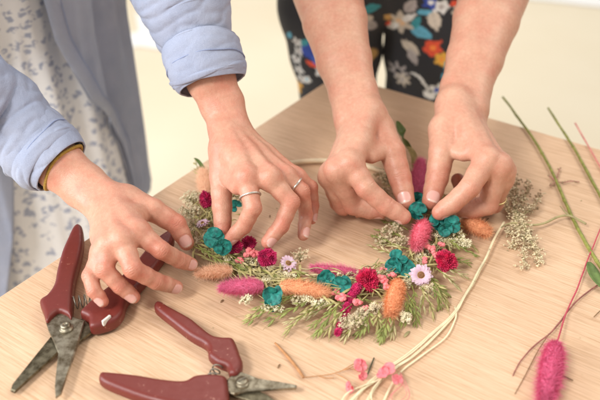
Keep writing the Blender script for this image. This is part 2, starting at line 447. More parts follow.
# ------------------------------------------------------------------ people
RAD = dict(thumb=(.0145, .0122, .0104, .0080), index=(.0106, .0089, .0081, .0068), middle=(.0108, .0091, .0082, .0070),
           ring=(.0102, .0086, .0077, .0066), pinky=(.0092, .0076, .0068, .0058))
def make_hand(sp, h=.0009):
    wr = P(*sp['wrist'][:3]); wh = sp['wrist'][3]*S(*sp['wrist'][:3])
    view = nrm(wr-CAMP)
    fore = [(P(*q[:3]), q[3]*S(*q[:3])) for q in sp['fore']]
    fing = {}
    sc = sp.get('scale', {})
    for f in ('thumb', 'index', 'middle', 'ring', 'pinky'):
        p = [P(*q) for q in sp[f]]
        r = np.array(RAD[f])*sc.get(f, sc.get('all', 1))
        p[3] = p[3]-nrm(p[3]-p[2])*r[3]*.9
        fing[f] = (p, r)
    allp = np.array([p for f in fing.values() for p in f[0]]+[a for a, _ in fore]+[wr])
    ext = max(.03, max(b for _, b in fore)+.006)
    fd = Field(allp.min(0)-ext, allp.max(0)+ext, h)
    # forearm: two parallel bones
    cs = [(wr, wh)]+fore
    ax = nrm(cs[1][0]-cs[0][0]); 
    for sgn in (-1, 1):
        pts = []; rs = []
        for i, (c, w) in enumerate(cs):
            a = nrm(cs[min(i+1, len(cs)-1)][0]-cs[max(i-1, 0)][0])
            lat = nrm(np.cross(a, nrm(c-CAMP)))
            fl = .36 if i < 2 else .3
            pts.append(c+sgn*lat*w*fl); rs.append(w*(1-fl)*.985)
        fd.chain(pts, rs, k=.012, kin=.006)
    lat = nrm(np.cross(ax, view))
    mcps = [fing[f][0][0] for f in ('index', 'middle', 'ring', 'pinky')]
    dn = nrm(np.cross(mcps[0]-wr, mcps[3]-wr))
    if dn @ (CAMP-wr) < 0: dn = -dn
    side = nrm(mcps[0]-mcps[3]); side = nrm(side-ax*(side@ax))
    # palm
    for i, m in enumerate(mcps):
        s0 = wr+side*wh*(.42-.28*i)-dn*.001
        mid = (s0*.45+m*.55)-dn*.003
        r0 = wh*.50
        fd.chain([s0, mid, m-dn*.001], [r0, .0125-.0006*i, (RAD[('index', 'middle', 'ring', 'pinky')[i]][0])*1.06], k=.009, kin=.006)
    # thumb root (thenar) and web
    tp, tr = fing['thumb']
    fd.chain([wr+side*wh*.35-dn*.003, tp[0]], [wh*.5, tr[0]], k=.012)
    web = sp.get('web', .42)
    wq = mcps[0]*.5+tp[0]*.5
    fd.chain([wr*.4+mcps[0]*.6-dn*.004, tp[1]*web+mcps[0]*(1-web)-dn*.004+(wr-mcps[0])*.28], [.0105, .0062], k=.010)
    fd.chain([tp[0], tp[1]*.8+tp[0]*.2, (tp[1]+mcps[0])*.5+(wr-mcps[0])*sp.get('wb', .20)], [.012, .010, .007], k=.010)
    joints = []; nails = []
    for f, (p, r) in fing.items():
        m = p[0].astype(np.float32)
        dd = .018 if f != 'thumb' else .022
        def kf(X, Y, Z, m=m, dd=dd):
            d2 = (X-m[0])**2+(Y-m[1])**2+(Z-m[2])**2
            return .0012+.0095*np.exp(-d2/(dd*dd))
        # dorsal direction from the way the finger bends, leaning towards the camera
        bend = p[1]-(p[0]+(p[3]-p[0])*(((p[1]-p[0])@(p[3]-p[0]))/((p[3]-p[0])@(p[3]-p[0]))))
        bend = nrm(bend) if np.linalg.norm(bend) > 1e-5 else dn
        hint = sp.get('hint', {}).get(f)
        cam = nrm(CAMP-p[3])
        if f == 'thumb': d0 = cam*.9+dn*.3
        else: d0 = bend+.5*dn+.4*cam
        if hint is not None: d0 = np.array([hint[0], 0, 0])+np.array([0, math.sin(TH), math.cos(TH)])*hint[1]+cam*hint[2]
        # build finger chain with slightly swollen joints and a fuller pad
        pts = [p[0]]; rs = [r[0]]
        for i in range(1, 3):
            a = nrm(p[i]-p[i-1]); pts += [p[i-1]*.45+p[i]*.55, p[i]]; rs += [(r[i-1]+r[i])*.5*.965, r[i]*1.0]
        a = nrm(p[3]-p[2]); dl = nrm(d0-a*(d0@a))
        pts += [p[2]*.5+p[3]*.5-dl*.0006, p[3]-dl*.0004]; rs += [(r[2]+r[3])*.5, r[3]]
        fd.chain(pts, rs, kfun=kf, k=.0112, kin=.002)
        for i in (1, 2):
            if f == 'thumb' and i == 1: continue
            a = nrm(p[i+1]-p[i-1]); dj = nrm(d0-a*(d0@a)); joints.append((p[i], a, dj, r[i], f, i))
        nails.append((p[3], a if False else nrm(p[3]-p[2]), dl, r[3], f))
        if f != 'thumb':
            kn = p[0]+dn*r[0]*.30
            fd.chain([kn, kn+nrm(p[0]-wr)*.001], [r[0]*.86, r[0]*.86], k=.006)
            w0 = wr+side*wh*(.3-.2*('index', 'middle', 'ring', 'pinky').index(f))+dn*wh*.30
            fd.chain([w0, (w0+kn)*.5+dn*.0020, kn+dn*r[0]*.45], [.002, .0022, .002], k=.0075)
    V, Q = fd.mesh(3)
    n = len(V)
    red = np.zeros(n); nail = np.zeros(n); tip = np.zeros(n); cr = np.zeros(n)
    for (j, a, dj, r, f, i) in joints:
        q = V-j; t = q@a; o = q@dj; l = q@np.cross(a, dj)
        near = np.exp(-(q**2).sum(1)/(r*1.35)**2)
        red = np.maximum(red, .65*near*np.clip(.4+o/r, 0, 1))
        mask = np.clip(o/r-.1, 0, 1)*np.exp(-(l/(r*.7))**2)*(np.abs(t) < .006)*((q**2).sum(1) < (1.6*r)**2)
        for off in ((-.0028, -.0009, .0011, .003) if i == 1 else (-.0012, .0009)):
            cr += mask*np.exp(-((t-off-.0004*np.sin(l*900+off*9e3))/.00055)**2)*(.85 if i == 1 else .6)
        # flexion crease on the palm side
        pm = np.clip(-o/r, 0, 1)
        cr += pm*np.exp(-((t)/.0006)**2)*.6*(np.abs(t) < .004)*((q**2).sum(1) < (1.5*r)**2)
    for m in mcps:
        q = V-m; red = np.maximum(red, .35*np.exp(-(q**2).sum(1)/.012**2)*np.clip(.3+(q@dn)/.01, 0, 1))
    for (c, a, dl, r, f) in nails:
        red = np.maximum(red, .6*np.exp(-((V-c)**2).sum(1)/(r*1.7)**2))
        L = .0062 if f == 'thumb' else (.0046 if f == 'pinky' else .0053)
        W = r*.80
        q = V-(c-a*(L*.35)); t = q@a; o = q@dl; l = q@np.cross(a, dl)
        e = (np.abs(t)/L)**2.6+(np.abs(l)/W)**2.6
        on = (o > 0)
        mk = np.clip((1.0-e)/.16, 0, 1)*on
        nail = np.maximum(nail, mk)
        tip = np.maximum(tip, mk*np.clip((t/L-.62)/.1, 0, 1))
        rim = np.exp(-((e-1.18)/.22)**2)*on*(e > .9)*(t < L*.8)
        V += dl[None]*(mk*.00022-rim*.0004)[:, None]*np.clip(o/r*1.5, 0, 1)[:, None]
        # flatten a little across
        V -= dl[None]*(mk*np.clip(o-r*.86, 0, 1)*.35)[:, None]
    for (c0, a0, w0) in sp.get('wcrease', []):
        pass
    if 'creases' in sp:
        for (x0, y0, x1, y1, hh) in sp['creases']:
            A0 = P(x0, y0, hh); A1 = P(x1, y1, hh)
            ab = nrm(A1-A0); vv = nrm(A0-CAMP); nn = nrm(np.cross(ab, vv))
            q = V-A0; t = q@ab; d = q@nn; le = np.linalg.norm(A1-A0)
            d = d-.0022*((t/le-.5)**2*4-1)*.6
            cr += np.exp(-(d/.0006)**2)*np.clip(t/.004, 0, 1)*np.clip((le-t)/.004, 0, 1)*((q@vv) < .012)*.9
    red = np.clip(red+.12, 0, 1)
    return V, Q, dict(red=red, nail=nail, nailtip=tip, crease=np.clip(cr, 0, 1.4)), fing, (wr, wh, dn, side)
def coarse(chains, h=.006):
    allp = np.array([p for c in chains for p in c[0]]); R = max(max(c[1]) for c in chains)+.03
    fd = Field(allp.min(0)-R, allp.max(0)+R, h)
    for c in chains:
        fd.chain([np.array(p, float) for p in c[0]], c[1], k=c[2] if len(c) > 2 else .03, kin=.02)
    return fd.mesh(3)
def merge(parts):
    V = []; Q = []; A = {}; n = 0
    keys = ('red', 'nail', 'nailtip', 'crease')
    for v, q, a in parts:
        V.append(v); Q.append(q+n); n += len(v)
        for k in keys: A.setdefault(k, []).append(a[k] if a else np.full(len(v), .12 if k == 'red' else 0.))
    return np.concatenate(V), np.concatenate(Q), {k: np.concatenate(x) for k, x in A.items()}
HA = dict(wrist=(107, 204, .062, 22.5), fore=[(84, 186, .068, 23), (60, 166, .082, 25), (20, 132, .105, 30), (-20, 108, .13, 34)],
 thumb=[(127, 201, .060), (153, 210, .057), (176, 224, .042), (190, 249, .020)],
 index=[(138, 232, .066), (161, 250, .054), (179, 260, .034), (196, 266, .020)],
 middle=[(122, 240, .066), (133, 269, .052), (156, 281, .032), (181, 289, .012)],
 ring=[(109, 246, .061), (105, 270, .048), (120, 286, .034), (138, 301, .018)],
 pinky=[(102, 254, .053), (90, 276, .042), (94, 291, .034), (106, 306, .022)],
 creases=[(90, 216, 115, 186, .08), (94, 219, 119, 190, .08), (99, 214, 112, 198, .08)], web=.45, scale=dict(all=.96))
HB = dict(wrist=(230, 128, .100, 20.5), fore=[(222, 104, .118, 22), (211, 80, .140, 24), (202, 50, .165, 28)],
 thumb=[(224, 150, .088), (221, 176, .070), (222, 207, .050), (222, 241, .026)],
 index=[(246, 177, .086), (253, 208, .066), (244, 226, .046), (226, 244, .028)],
 middle=[(269, 178, .084), (291, 202, .064), (281, 226, .044), (264, 247, .028)],
 ring=[(285, 177, .076), (302, 191, .064), (306, 215, .036), (303, 240, .020)],
 pinky=[(296, 178, .066), (311, 187, .056), (313, 206, .036), (312, 224, .022)], web=.4, wb=-.22, scale=dict(all=.97, ring=.92, pinky=.92), hint=dict(thumb=(-1, 0, -.1), index=(.7, -.5, .25)))
HC = dict(wrist=(360, 118, .092, 27), fore=[(353, 92, .108, 24), (344, 60, .128, 27.5), (335, 22, .152, 32), (326, -14, .172, 36)],
 thumb=[(378, 130, .082), (392, 152, .070), (400, 178, .050), (408, 209, .030)],
 index=[(351, 164, .080), (366, 188, .062), (386, 206, .045), (409, 221, .031)],
 middle=[(338, 171, .073), (353, 205, .030), (370, 210, .025), (388, 213, .024)],
 ring=[(332, 175, .063), (343, 206, .020), (358, 209, .015), (376, 211, .014)],
 pinky=[(330, 178, .052), (338, 203, .014), (350, 205, .011), (362, 207, .011)], web=.45, wb=.02, scale=dict(all=1.17, thumb=1.17, index=1.21), hint=dict(index=(-.6, -.8, -.15), middle=(-.3, -.9, -.2), ring=(-.3, -.9, -.2)))
HD = dict(wrist=(462, 108, .092, 27.5), fore=[(466, 88, .104, 25), (475, 58, .124, 28), (486, 20, .150, 32.5), (496, -14, .172, 36)],
 thumb=[(445, 130, .082), (442, 152, .070), (437, 178, .050), (429, 208, .030)],
 index=[(486, 160, .080), (470, 187, .062), (452, 204, .045), (434, 217, .031)],
 middle=[(498, 166, .074), (488, 205, .030), (472, 210, .025), (456, 211, .024)],
 ring=[(502, 172, .064), (494, 204, .020), (470, 207, .016), (456, 176, .026)],
 pinky=[(501, 180, .053), (495, 203, .014), (478, 202, .012), (466, 180, .020)], web=.45, wb=.02, scale=dict(all=1.17, thumb=1.17, index=1.21), hint=dict(index=(.6, -.8, -.15), middle=(.3, -.9, -.2), ring=(.3, -.9, -.2)))
def ring_on(parent, fing, f, t, mat, style, seg=0):
    p, r = fing[f]; a, b = p[seg], p[seg+1]; c = a*(1-t)+b*t; ax = nrm(b-a); rr = (r[seg]*(1-t)+r[seg+1]*t)*.955+.0011
    u, w, _ = frame(ax); mb = MB()
    n = 44
    ringp = [c+rr*(math.cos(2*math.pi*k/n)*u+math.sin(2*math.pi*k/n)*w) for k in range(n)]
    tube(mb, ringp, .0011, 8, closed=True)
    o = mb.build('ring', mat, parent)
    if style == 'beads':
        mb = MB()
        for k in range(30):
            q = c+rr*(math.cos(2*math.pi*k/30)*u+math.sin(2*math.pi*k/30)*w); ball(mb, q, .0013)
        mb.build('bead', mat, o)
    if style == 'stone':
        d = nrm(CAMP-c); d = nrm(d-ax*(d@ax)); sd = np.cross(ax, d); mb = MB()
        q = c+rr*(nrm(d*.6+sd*.8)); ball(mb, q+.0006*d, .0019); mb.build('stone', simple('pale_stone', (.75, .8, .8), .1, .05), o)
    return o
_ico = None
def ball(mb, c, r, sub=1, sq=(1, 1, 1), mi=0):
    global _ico
    if _ico is None:
        _ico = {}
        import bmesh
        for s in (1, 2, 3):
            bm = bmesh.new(); bmesh.ops.create_icosphere(bm, subdivisions=s, radius=1)
            _ico[s] = (np.array([v.co[:] for v in bm.verts]), [[v.index for v in f.verts] for f in bm.faces]); bm.free()
    V, Fc = _ico[sub]; mb.add(V*np.array(sq)*r+np.asarray(c), Fc, mi)
def nz(v, s, o=0): return mn.noise(Vector((v[0]*s+o, v[1]*s+o*1.7, v[2]*s-o)))
def cloth_tube(name, path, rad, mat, parent, amp=.004, thick=.0012, flat=.85, seg=90, n=14, fr=28, seed=0, subdiv=True, rings=0):
    """sleeve-like tube through world points; rad in metres (half width facing the camera)"""
    path = catmull(path, n); m = len(path)
    rr = np.interp(np.linspace(0, 1, m), np.linspace(0, 1, len(rad)), rad)
    V = []
    T = np.gradient(path, axis=0)
    for i in range(m):
        t = nrm(T[i]); u = nrm(np.cross(t, path[i]-CAMP)); w = np.cross(t, u)
        for k in range(seg):
            a = 2*math.pi*k/seg
            d = math.cos(a)*u+flat*math.sin(a)*w
            q = path[i]+rr[i]*d
            # long creases running round the limb, bunched by the elbow and the cuff
            s = q-path[0]; al = s@t
            f0 = nz(q+t*al*1.2, fr*.5, seed+2)
            f1 = max(1-abs(nz(q+t*al*1.6, fr, seed))*2, 0)**4
            f3 = max(1-abs(nz(q-t*al*.4, fr*2.1, seed+11))*2.2, 0)**5
            V.append(q+d*(amp*.8*f0-amp*.38*f1-amp*.12*f3+amp*.1))
    Fc = [[i*seg+k, i*seg+(k+1) % seg, (i+1)*seg+(k+1) % seg, (i+1)*seg+k] for i in range(m-1) for k in range(seg)]
    o = mesh_obj(name, V, np.array(Fc), mat, parent)
    so = o.modifiers.new('s', 'SOLIDIFY'); so.thickness = thick; so.offset = 0
    sb = o.modifiers.new('b', 'SUBSURF'); sb.levels = sb.render_levels = 1
    return o
def left_person():
    root = empty('person', (-.47, 1.10, 0), 'person in a pale blue shirt over a white printed dress', 'person')
    A = make_hand(HA); B = make_hand(HB)
    shA = np.array([-.44, .93, 1.24]); shB = np.array([-.30, 1.08, 1.26])
    eA = P(-62, 92, .15); eB = P(176, -28, .222)
    hip = np.array([-.50, 1.14, .86]); chest = np.array([-.42, 1.04, 1.18])
    ch = [([hip+[-.02, -.05, 0], chest+[-.01, -.05, 0]], [.095, .095]), ([hip+[.02, .05, 0], chest+[.02, .05, 0]], [.095, .095]),
          ([chest+[0, 0, .06], shA], [.07, .05]), ([chest+[0, 0, .06], shB], [.07, .05]), ([chest+[0, 0, .05], chest+[.02, -.03, .20]], [.06, .05]),
          ([shA, eA, P(-20, 108, .13)], [.048, .041, .034], .012), ([shB, eB, P(202, 50, .165)], [.044, .033, .0265], .006)]
    for s in (-1, 1):
        q = hip+np.array([.02*s, .075*s, 0]); ch.append(([q, q*[1, 1, 0]+[0, 0, .48], q*[1, 1, 0]+[0, 0, .08], q*[1, 1, 0]+[.10, -.05*1, .03]], [.085, .058, .036, .028], .02))
    v, q = coarse(ch)
    V, Q, At = merge([A[:3], B[:3], (v, q, None)])
    mesh_obj('body', V, Q, SKIN_A, root, attrs=At)
    ring_on(root, B[3], 'index', .62, SILVER, 'beads'); ring_on(root, B[3], 'ring', .62, SILVER, 'stone')
    # mustard band round the right wrist at the cuff
    c0 = P(60, 165, .082); c1 = P(88, 186, .068); ax = nrm(c1-c0); r = 26.5*S(62, 165, .081)
    mb = MB(); u = nrm(np.cross(ax, c0-CAMP)); w = np.cross(ax, u)
    rp = [c0+ax*.0045+r*(math.cos(a)*u*1.03+.80*math.sin(a)*w)+ax*.0015*math.sin(a*3) for a in np.linspace(0, 2*math.pi, 60, endpoint=False)]
    tube(mb, rp, .0019, 8, closed=True); mb.build('wrist_band', MUSTARD, root)
    # shirt
    shirt = cloth_tube('shirt', [P(50, 158, .087), P(24, 137, .102), P(0, 116, .12), P(-40, 96, .145), eA+[-.03, .02, .02], (eA+shA)/2, shA], [.0345, .0385, .049, .055, .060, .060, .065], CHAMBRAY, root, amp=.007, seed=3, flat=.9)
    # sleeve of the other arm, torso panels: further pieces of the same shirt
    s2 = cloth_tube('sleeve', [P(206, 74, .142), P(197, 42, .170), P(188, 12, .197), P(181, -14, .220), eB+[.0, .0, .01], (eB+shB)/2, shB], [.0350, .0385, .047, .054, .058, .062, .064], CHAMBRAY, shirt, amp=.006, seed=9, flat=.9)
    # turned-up cuffs: two overlapping folded bands with a rolled lower edge
    def cuff(pts, rad, seed, amp=.0034):
        o = cloth_tube('cuff', pts, rad, CHAMBRAY, shirt, amp=amp, thick=.0018, seed=seed, flat=.88, n=8, fr=32)
        return o
    cuff([P(61, 167, .081), P(53, 160, .086), P(43, 152, .091), P(33, 144, .096), P(28, 141, .098)], [.0315, .0350, .0380, .0408, .0412], 21)
    cuff([P(56, 163, .084), P(50, 158, .087), P(45, 153, .090)], [.0340, .0395, .0392], 22)
    cuff([P(212, 84, .136), P(210, 78, .141), P(206, 66, .152), P(202, 52, .164), P(201, 48, .167)], [.0345, .0385, .0405, .0412, .0412], 23)
    cuff([P(210, 82, .137), P(208, 73, .145), P(206, 68, .150)], [.0378, .0418, .0400], 24, .0024)
    # stitched hems of the cuffs
    for (q0, q1, rr_) in ((P(206, 66, .152), P(205, 62, .155), .0425), (P(43, 152, .091), P(40, 150, .0925), .0402)):
        ax_ = nrm(q1-q0); u_ = nrm(np.cross(ax_, q0-CAMP)); w_ = np.cross(ax_, u_); ms = MB()
        tube(ms, [q0+rr_*.985*(math.cos(a)*u_+.88*math.sin(a)*w_)+ax_*.0022*nz([math.cos(a), math.sin(a), rr_*50], 1.5) for a in np.linspace(0, 2*math.pi, 80, endpoint=False)], .0006, 5, closed=True); ms.build('seam', SEAM, shirt)
    mb = MB()
    # shirt-front panels hanging open round the body
    def centre(z): return np.array([-.47, 1.12])+np.array([.10, -.14])*max(z-.82, 0)
    def shell(name, mat, par, phi, z0, z1, rf, amp, seed, seg=120, nz_=90, th=.0012, at=None):
        V = []
        for i in range(nz_):
            z = z0+(z1-z0)*i/(nz_-1); c = centre(z); a0, a1 = phi(z)
            for k in range(seg):
                a = a0+(a1-a0)*k/(seg-1)
                r = rf(z, a)
                f = 1-abs(mn.noise(Vector((a*3.2+seed, z*1.5, seed))))*2
                r += amp*(f-.5)+amp*.4*mn.noise(Vector((a*11, z*6, seed)))
                V.append((c[0]+r*math.cos(a), c[1]+r*.92*math.sin(a), z))
        Fc = [[i*seg+k, i*seg+k+1, (i+1)*seg+k+1, (i+1)*seg+k] for i in range(nz_-1) for k in range(seg-1)]
        o = mesh_obj(name, V, np.array(Fc), mat, par)
        so = o.modifiers.new('s', 'SOLIDIFY'); so.thickness = th; so.offset = 0
        return o
    dr = lambda z, a: .166+.05*max(.85-z, 0)
    shell('dress', DRESS, root, lambda z: (0, 2*math.pi), .28, 1.24, dr, .012, 2.3, seg=200)
    # angle convention: -pi/2 faces the camera, 0 faces right
    # the open edge runs from upper left to lower right in view
    def ang_for(z, px):
        # angle on the shell where photo column px meets height z
        best = None
        c = centre(z)
        for a in np.linspace(-2.2, .6, 120):
            r = sr(z, a); q = np.array([c[0]+r*math.cos(a), c[1]+r*.92*math.sin(a), z])-CAMP
            dep = q[1]*math.cos(TH)-q[2]*math.sin(TH); X = 300+FPX*q[0]/dep
            if best is None or abs(X-px) < best[0]: best = (abs(X-px), a)
        return best[1]
    sr = lambda z, a: .193+.015*max(.95-z, 0)+.012*math.sin(a*7)
    edge = [(.50, 136), (.56, 130), (.62, 121), (.68, 108), (.74, 90), (.80, 70), (.84, 56), (1.0, 20), (1.24, -10)]
    ez = [e[0] for e in edge]; ea = [ang_for(e[0], e[1]) for e in edge]
    pan = shell('front_panel', CHAMBRAY, shirt, lambda z: (float(np.interp(z, ez, ea)), .95), .50, 1.24, sr, .012, 7.7, th=.0016)
    # the placket: a folded strip along the open edge with its stitching line
    mb = MB(); ml = MB()
    pts = []
    for z in np.linspace(.505, 1.2, 60):
        a = float(np.interp(z, ez, ea)); c = centre(z); r = sr(z, a)+.004
        pts.append([(c[0]+(r+dr_)*math.cos(a+da), c[1]+(r+dr_)*.92*math.sin(a+da), z) for da, dr_ in ((-.004, 0), (0, .0025), (.10, .003), (.104, .0005))])
    V = [p for q in pts for p in q]; Fc = [[i*4+k, i*4+k+1, i*4+k+5, i*4+k+4] for i in range(59) for k in range(3)]
    mb.add(V, Fc); mb.build('placket', CHAMBRAY, pan)
    tube(ml, [np.array(q[2])+[0, 0, 0] for q in pts], .0009, 5); ml.build('seam', SEAM, pan)
    # left-hand front: hangs below the near sleeve
    lf_e = [(.30, 4), (.45, 8), (.56, 14), (.66, 12), (.8, -10), (1.2, -60)]
    lz = [e[0] for e in lf_e]; la = [ang_for(e[0], e[1]) for e in lf_e]
    pan2 = shell('front_panel', CHAMBRAY, shirt, lambda z: (-3.4, float(np.interp(z, lz, la))), .38, 1.24, lambda z, a: sr(z, a)+.012, .010, 4.4, th=.0016)
    for z_, y_ in ((0, 0), (1, 1)):
        s = -1 if z_ == 0 else 1
        q = hip+np.array([.02*s, .075*s, 0]); mb = MB()
        pts2 = [(q[0]-.045, q[1]+.03), (q[0]+.02, q[1]+.045), (q[0]+.13, q[1]-.02), (q[0]+.14, q[1]-.06), (q[0]+.10, q[1]-.09), (q[0]-.02, q[1]-.04), (q[0]-.06, q[1]-.01)]
        pc = catmull([np.array([*p, 0]) for p in pts2], 6, closed=True)
        v, qq = slab(pc, .001, .075, .02, h=.005); mesh_obj('shoe', v, qq, simple('white_shoe', (.7, .7, .68), .5), root)
    return root
def right_person():
    root = empty('person', (.136, 1.22, 0), 'bare-armed person in black floral trousers behind the far table corner', 'person')
    C_ = make_hand(HC); D = make_hand(HD)
    eC = np.array([-.02, 1.04, 1.01]); eD = np.array([.30, 1.04, 1.01])
    eC = P(318, -46, .195); eD = P(505, -46, .195)
    hip = np.array([.136, 1.30, .92]); chest = np.array([.136, 1.24, 1.24])
    shC = chest+[-.17, -.01, .06]; shD = chest+[.17, -.01, .06]
    ch = [([hip+[-.05, 0, 0], chest+[-.05, 0, 0]], [.10, .10]), ([hip+[.05, 0, 0], chest+[.05, 0, 0]], [.10, .10]),
          ([chest+[0, 0, .05], shC], [.07, .05]), ([chest+[0, 0, .05], shD], [.07, .05]), ([chest+[0, 0, .05], chest+[0, -.02, .2]], [.06, .05]),
          ([shC, eC, P(326, -14, .172)], [.046, .040, .034], .012), ([shD, eD, P(496, -14, .172)], [.046, .040, .034], .012)]
    def legc(s, z):
        x = np.interp(z, [0, .65, .82, .95], [.075 if s < 0 else .20, .062 if s < 0 else .214, .050 if s < 0 else .222, .075 if s < 0 else .197])
        return np.array([x, 1.22+.06*max(z-.7, 0), z])
    for s in (-1, 1):
        ch.append(([legc(s, .92), legc(s, .5), legc(s, .09), legc(s, .03)+[0, -.11, 0]], [.07, .048, .034, .026], .02))
    v, q = coarse(ch)
    V, Q, At = merge([C_[:3], D[:3], (v, q, None)])
    mesh_obj('body', V, Q, SKIN_C, root, attrs=At)
    ring_on(root, D[3], 'ring', .80, GOLD, 'stone')
    # trousers: implicit surface so hips and both legs are one garment
    lo = np.array([-.12, 1.05, .07]); hi = np.array([.39, 1.47, 1.08])
    fd = Field(lo, hi, .0028)
    zs = [.10, .3, .5, .6, .653, .72, .80, .88]
    rs = [.062, .060, .060, .061, .063, .072, .083, .090]
    for s in (-1, 1): fd.chain([legc(s, z) for z in zs], rs, k=.02, kin=.01)
    fd.chain([[.07, 1.24, .90], [.20, 1.24, .90]], [.105, .105], k=.04); fd.chain([[.08, 1.26, .98], [.19, 1.26, .98]], [.10, .10], k=.03)
    fd.F[:, :, -12:] = np.maximum(fd.F[:, :, -12:], .01)
    V, Q = fd.mesh(2)
    Vn = V.copy()
    for i, p in enumerate(V):
        f = mn.noise(Vector((p[0]*16, p[1]*16, p[2]*5)))
        cc = legc(-1 if p[0] < .138 else 1, p[2]); d = nrm([p[0]-cc[0], p[1]-cc[1], 0])
        Vn[i] = p+d*(.006*f)
    Q3, V3 = Q, Vn
    # printed flowers, laid out in the cloth's own (x, z)
    def XZ(x, y):
        u = (x-300)/FPX; v = (200-y)/FPX
        d = np.array([u, math.cos(TH)+v*math.sin(TH), -math.sin(TH)+v*math.cos(TH)]); q = CAMP+d*(1.145/d[1]); return q[0], q[2]
    cream, white, ochre, red_, yel, blue, cyan, teal, grey, dk = (.62, .55, .47), (.80, .80, .80), (.62, .36, .12), (.80, .09, .04), (.80, .42, .06), (.03, .07, .40), (.12, .42, .60), (.04, .30, .36), (.42, .38, .38), (.018, .018, .024)
    base = np.tile(np.array(dk), (len(V3), 1))
    X, Z = V3[:, 0], V3[:, 2]
    pr = 1.27/FPX
    def flower(x, y, r, c, n=5, c2=None, rot=0, dep=.35):
        cx, cz = XZ(x, y); dx, dz = X-cx, Z-cz; rr = np.hypot(dx, dz)/(r*pr); th = np.arctan2(dz, dx)+rot
        e = 1-dep*(.5-.5*np.cos(n*th)); m = rr < e
        k = 1-.18*(np.cos(n*th*2)**2)*(rr > .3)
        base[m] = np.array(c)*k[m][:, None]
        if c2 is not None: base[rr < .32] = c2
    def leaf(x, y, L, W, a, c):
        cx, cz = XZ(x, y); a = math.radians(a); dx, dz = X-cx, Z-cz
        s = (dx*math.cos(a)+dz*math.sin(a))/(L*pr); t = (-dx*math.sin(a)+dz*math.cos(a))/(W*pr)
        m = (np.abs(s) < 1) & (np.abs(t) < (1-s*s)*(1-.25*s)); base[m] = np.array(c)*(1-.25*(np.abs(t[m]) < .1))[:, None]
    r0 = random.Random(5)
    back = V3[:, 1] > 1.235
    for i in range(170):       # everything the photo does not show, so the print goes all round
        x, y = r0.uniform(250, 520), r0.uniform(-260, 1000)
        if 270 < x < 490 and -2 < y < 100: continue
        c = r0.choice([cream, white, red_, yel, blue, cyan, teal, grey, cream, grey])
        if r0.random() < .5: flower(x, y, r0.uniform(6, 11), c, 5, ochre, r0.random()*6)
        else: leaf(x, y, r0.uniform(7, 12), r0.uniform(2.5, 5), r0.uniform(0, 180), c)
    leaf(372, 10, 10, 5, 5, teal); leaf(372, 30, 10, 5, -40, grey); leaf(364, 38, 5, 4, 0, cyan); leaf(371, 63, 7, 10, 80, ochre)
    leaf(368, 20, 4, 7, 70, cream)
    leaf(422, 34, 12, 6, -20, cyan); leaf(417, 24, 8, 4, 70, teal)
    flower(402, 27, 13, cream, 6, (.75, .5, .3), .4, .5); leaf(396, 34, 8, 3, 50, white); leaf(410, 20, 8, 3, 40, white)
    flower(390, 25, 5, ochre, 5); leaf(391, 33, 4, 2, 80, red_)
    leaf(412, 52, 11, 5, -35, cream); leaf(414, 61, 9, 4, -60, grey)
    leaf(434, 20, 11, 6, -70, cream); leaf(411, 7, 9, 6, 60, grey); leaf(425, 12, 8, 3, 10, cyan)
    flower(430, 1, 8, blue, 5, white); flower(441, 5, 8, white, 5, grey); flower(459, 8, 8, cream, 5, grey); leaf(455, 1, 6, 3, 20, red_)
    flower(433, 49, 9.5, red_, 5, (.9, .25, .05), .3, .25); leaf(440, 42, 5, 1.5, 60, red_)
    flower(442, 60, 8, yel, 5, (.85, .3, .05), 0, .3)
    leaf(453, 62, 14, 6, 65, cyan); leaf(448, 76, 8, 5, 50, cyan); leaf(458, 50, 5, 3, 20, blue)
    flower(400, 79, 10, grey, 7, dk, 0, .6); flower(404, 86, 8, cream, 7, grey, .3, .6)
    for t in np.linspace(0, 1, 14): leaf(413+16*t, 77+16*t*t, 2.4, 1.3, -40-20*t, white)
    flower(437, 92, 9, white, 4, blue, .5, .5); leaf(430, 98, 8, 3, -30, white)
    leaf(289, 45, 5, 2.5, 80, cyan)
    for (x, y) in ((297, 50), (299, 60), (296, 70), (299, 80), (302, 90)): flower(x, y, 5.5, white, 5, grey, x, .5)
    leaf(311, 56, 12, 9, -50, blue); leaf(318, 66, 9, 5, -60, (.06, .12, .5)); leaf(312, 69, 7, 2.5, -15, red_); flower(321, 75, 6, white, 5, grey); flower(307, 87, 5, white, 5, cyan)
    leaf(305, 47, 7, 3, 60, teal)
    o = mesh_obj('trousers', V3, Q3, FLORAL, root, attrs={'print': base})
    # dark top above the frame
    v, q = coarse([([hip+[-.05, 0, .06], chest+[-.05, 0, .02]], [.112, .112]), ([hip+[.05, 0, .06], chest+[.05, 0, .02]], [.112, .112]),
                   ([chest+[0, 0, .045], shC], [.078, .062]), ([chest+[0, 0, .045], shD], [.078, .062]), ([shC, shC*.55+eC*.45], [.06, .056]), ([shD, shD*.55+eD*.45], [.06, .056])], .007)
    mesh_obj('top', v, q, PLAINBLACK, root)
    for s in (-1, 1):
        c = legc(s, 0)
        pts2 = [c[:2]+np.array(d) for d in ((-.035, .05), (.035, .05), (.045, -.06), (.035, -.15), (0, -.18), (-.035, -.15), (-.045, -.06))]
        pc = catmull([np.array([*p, 0]) for p in pts2], 6, closed=True)
        v, qq = slab(pc, .001, .07, .02, h=.005); mesh_obj('shoe', v, qq, PLAINBLACK, root)
    return root
left_person(); right_person()
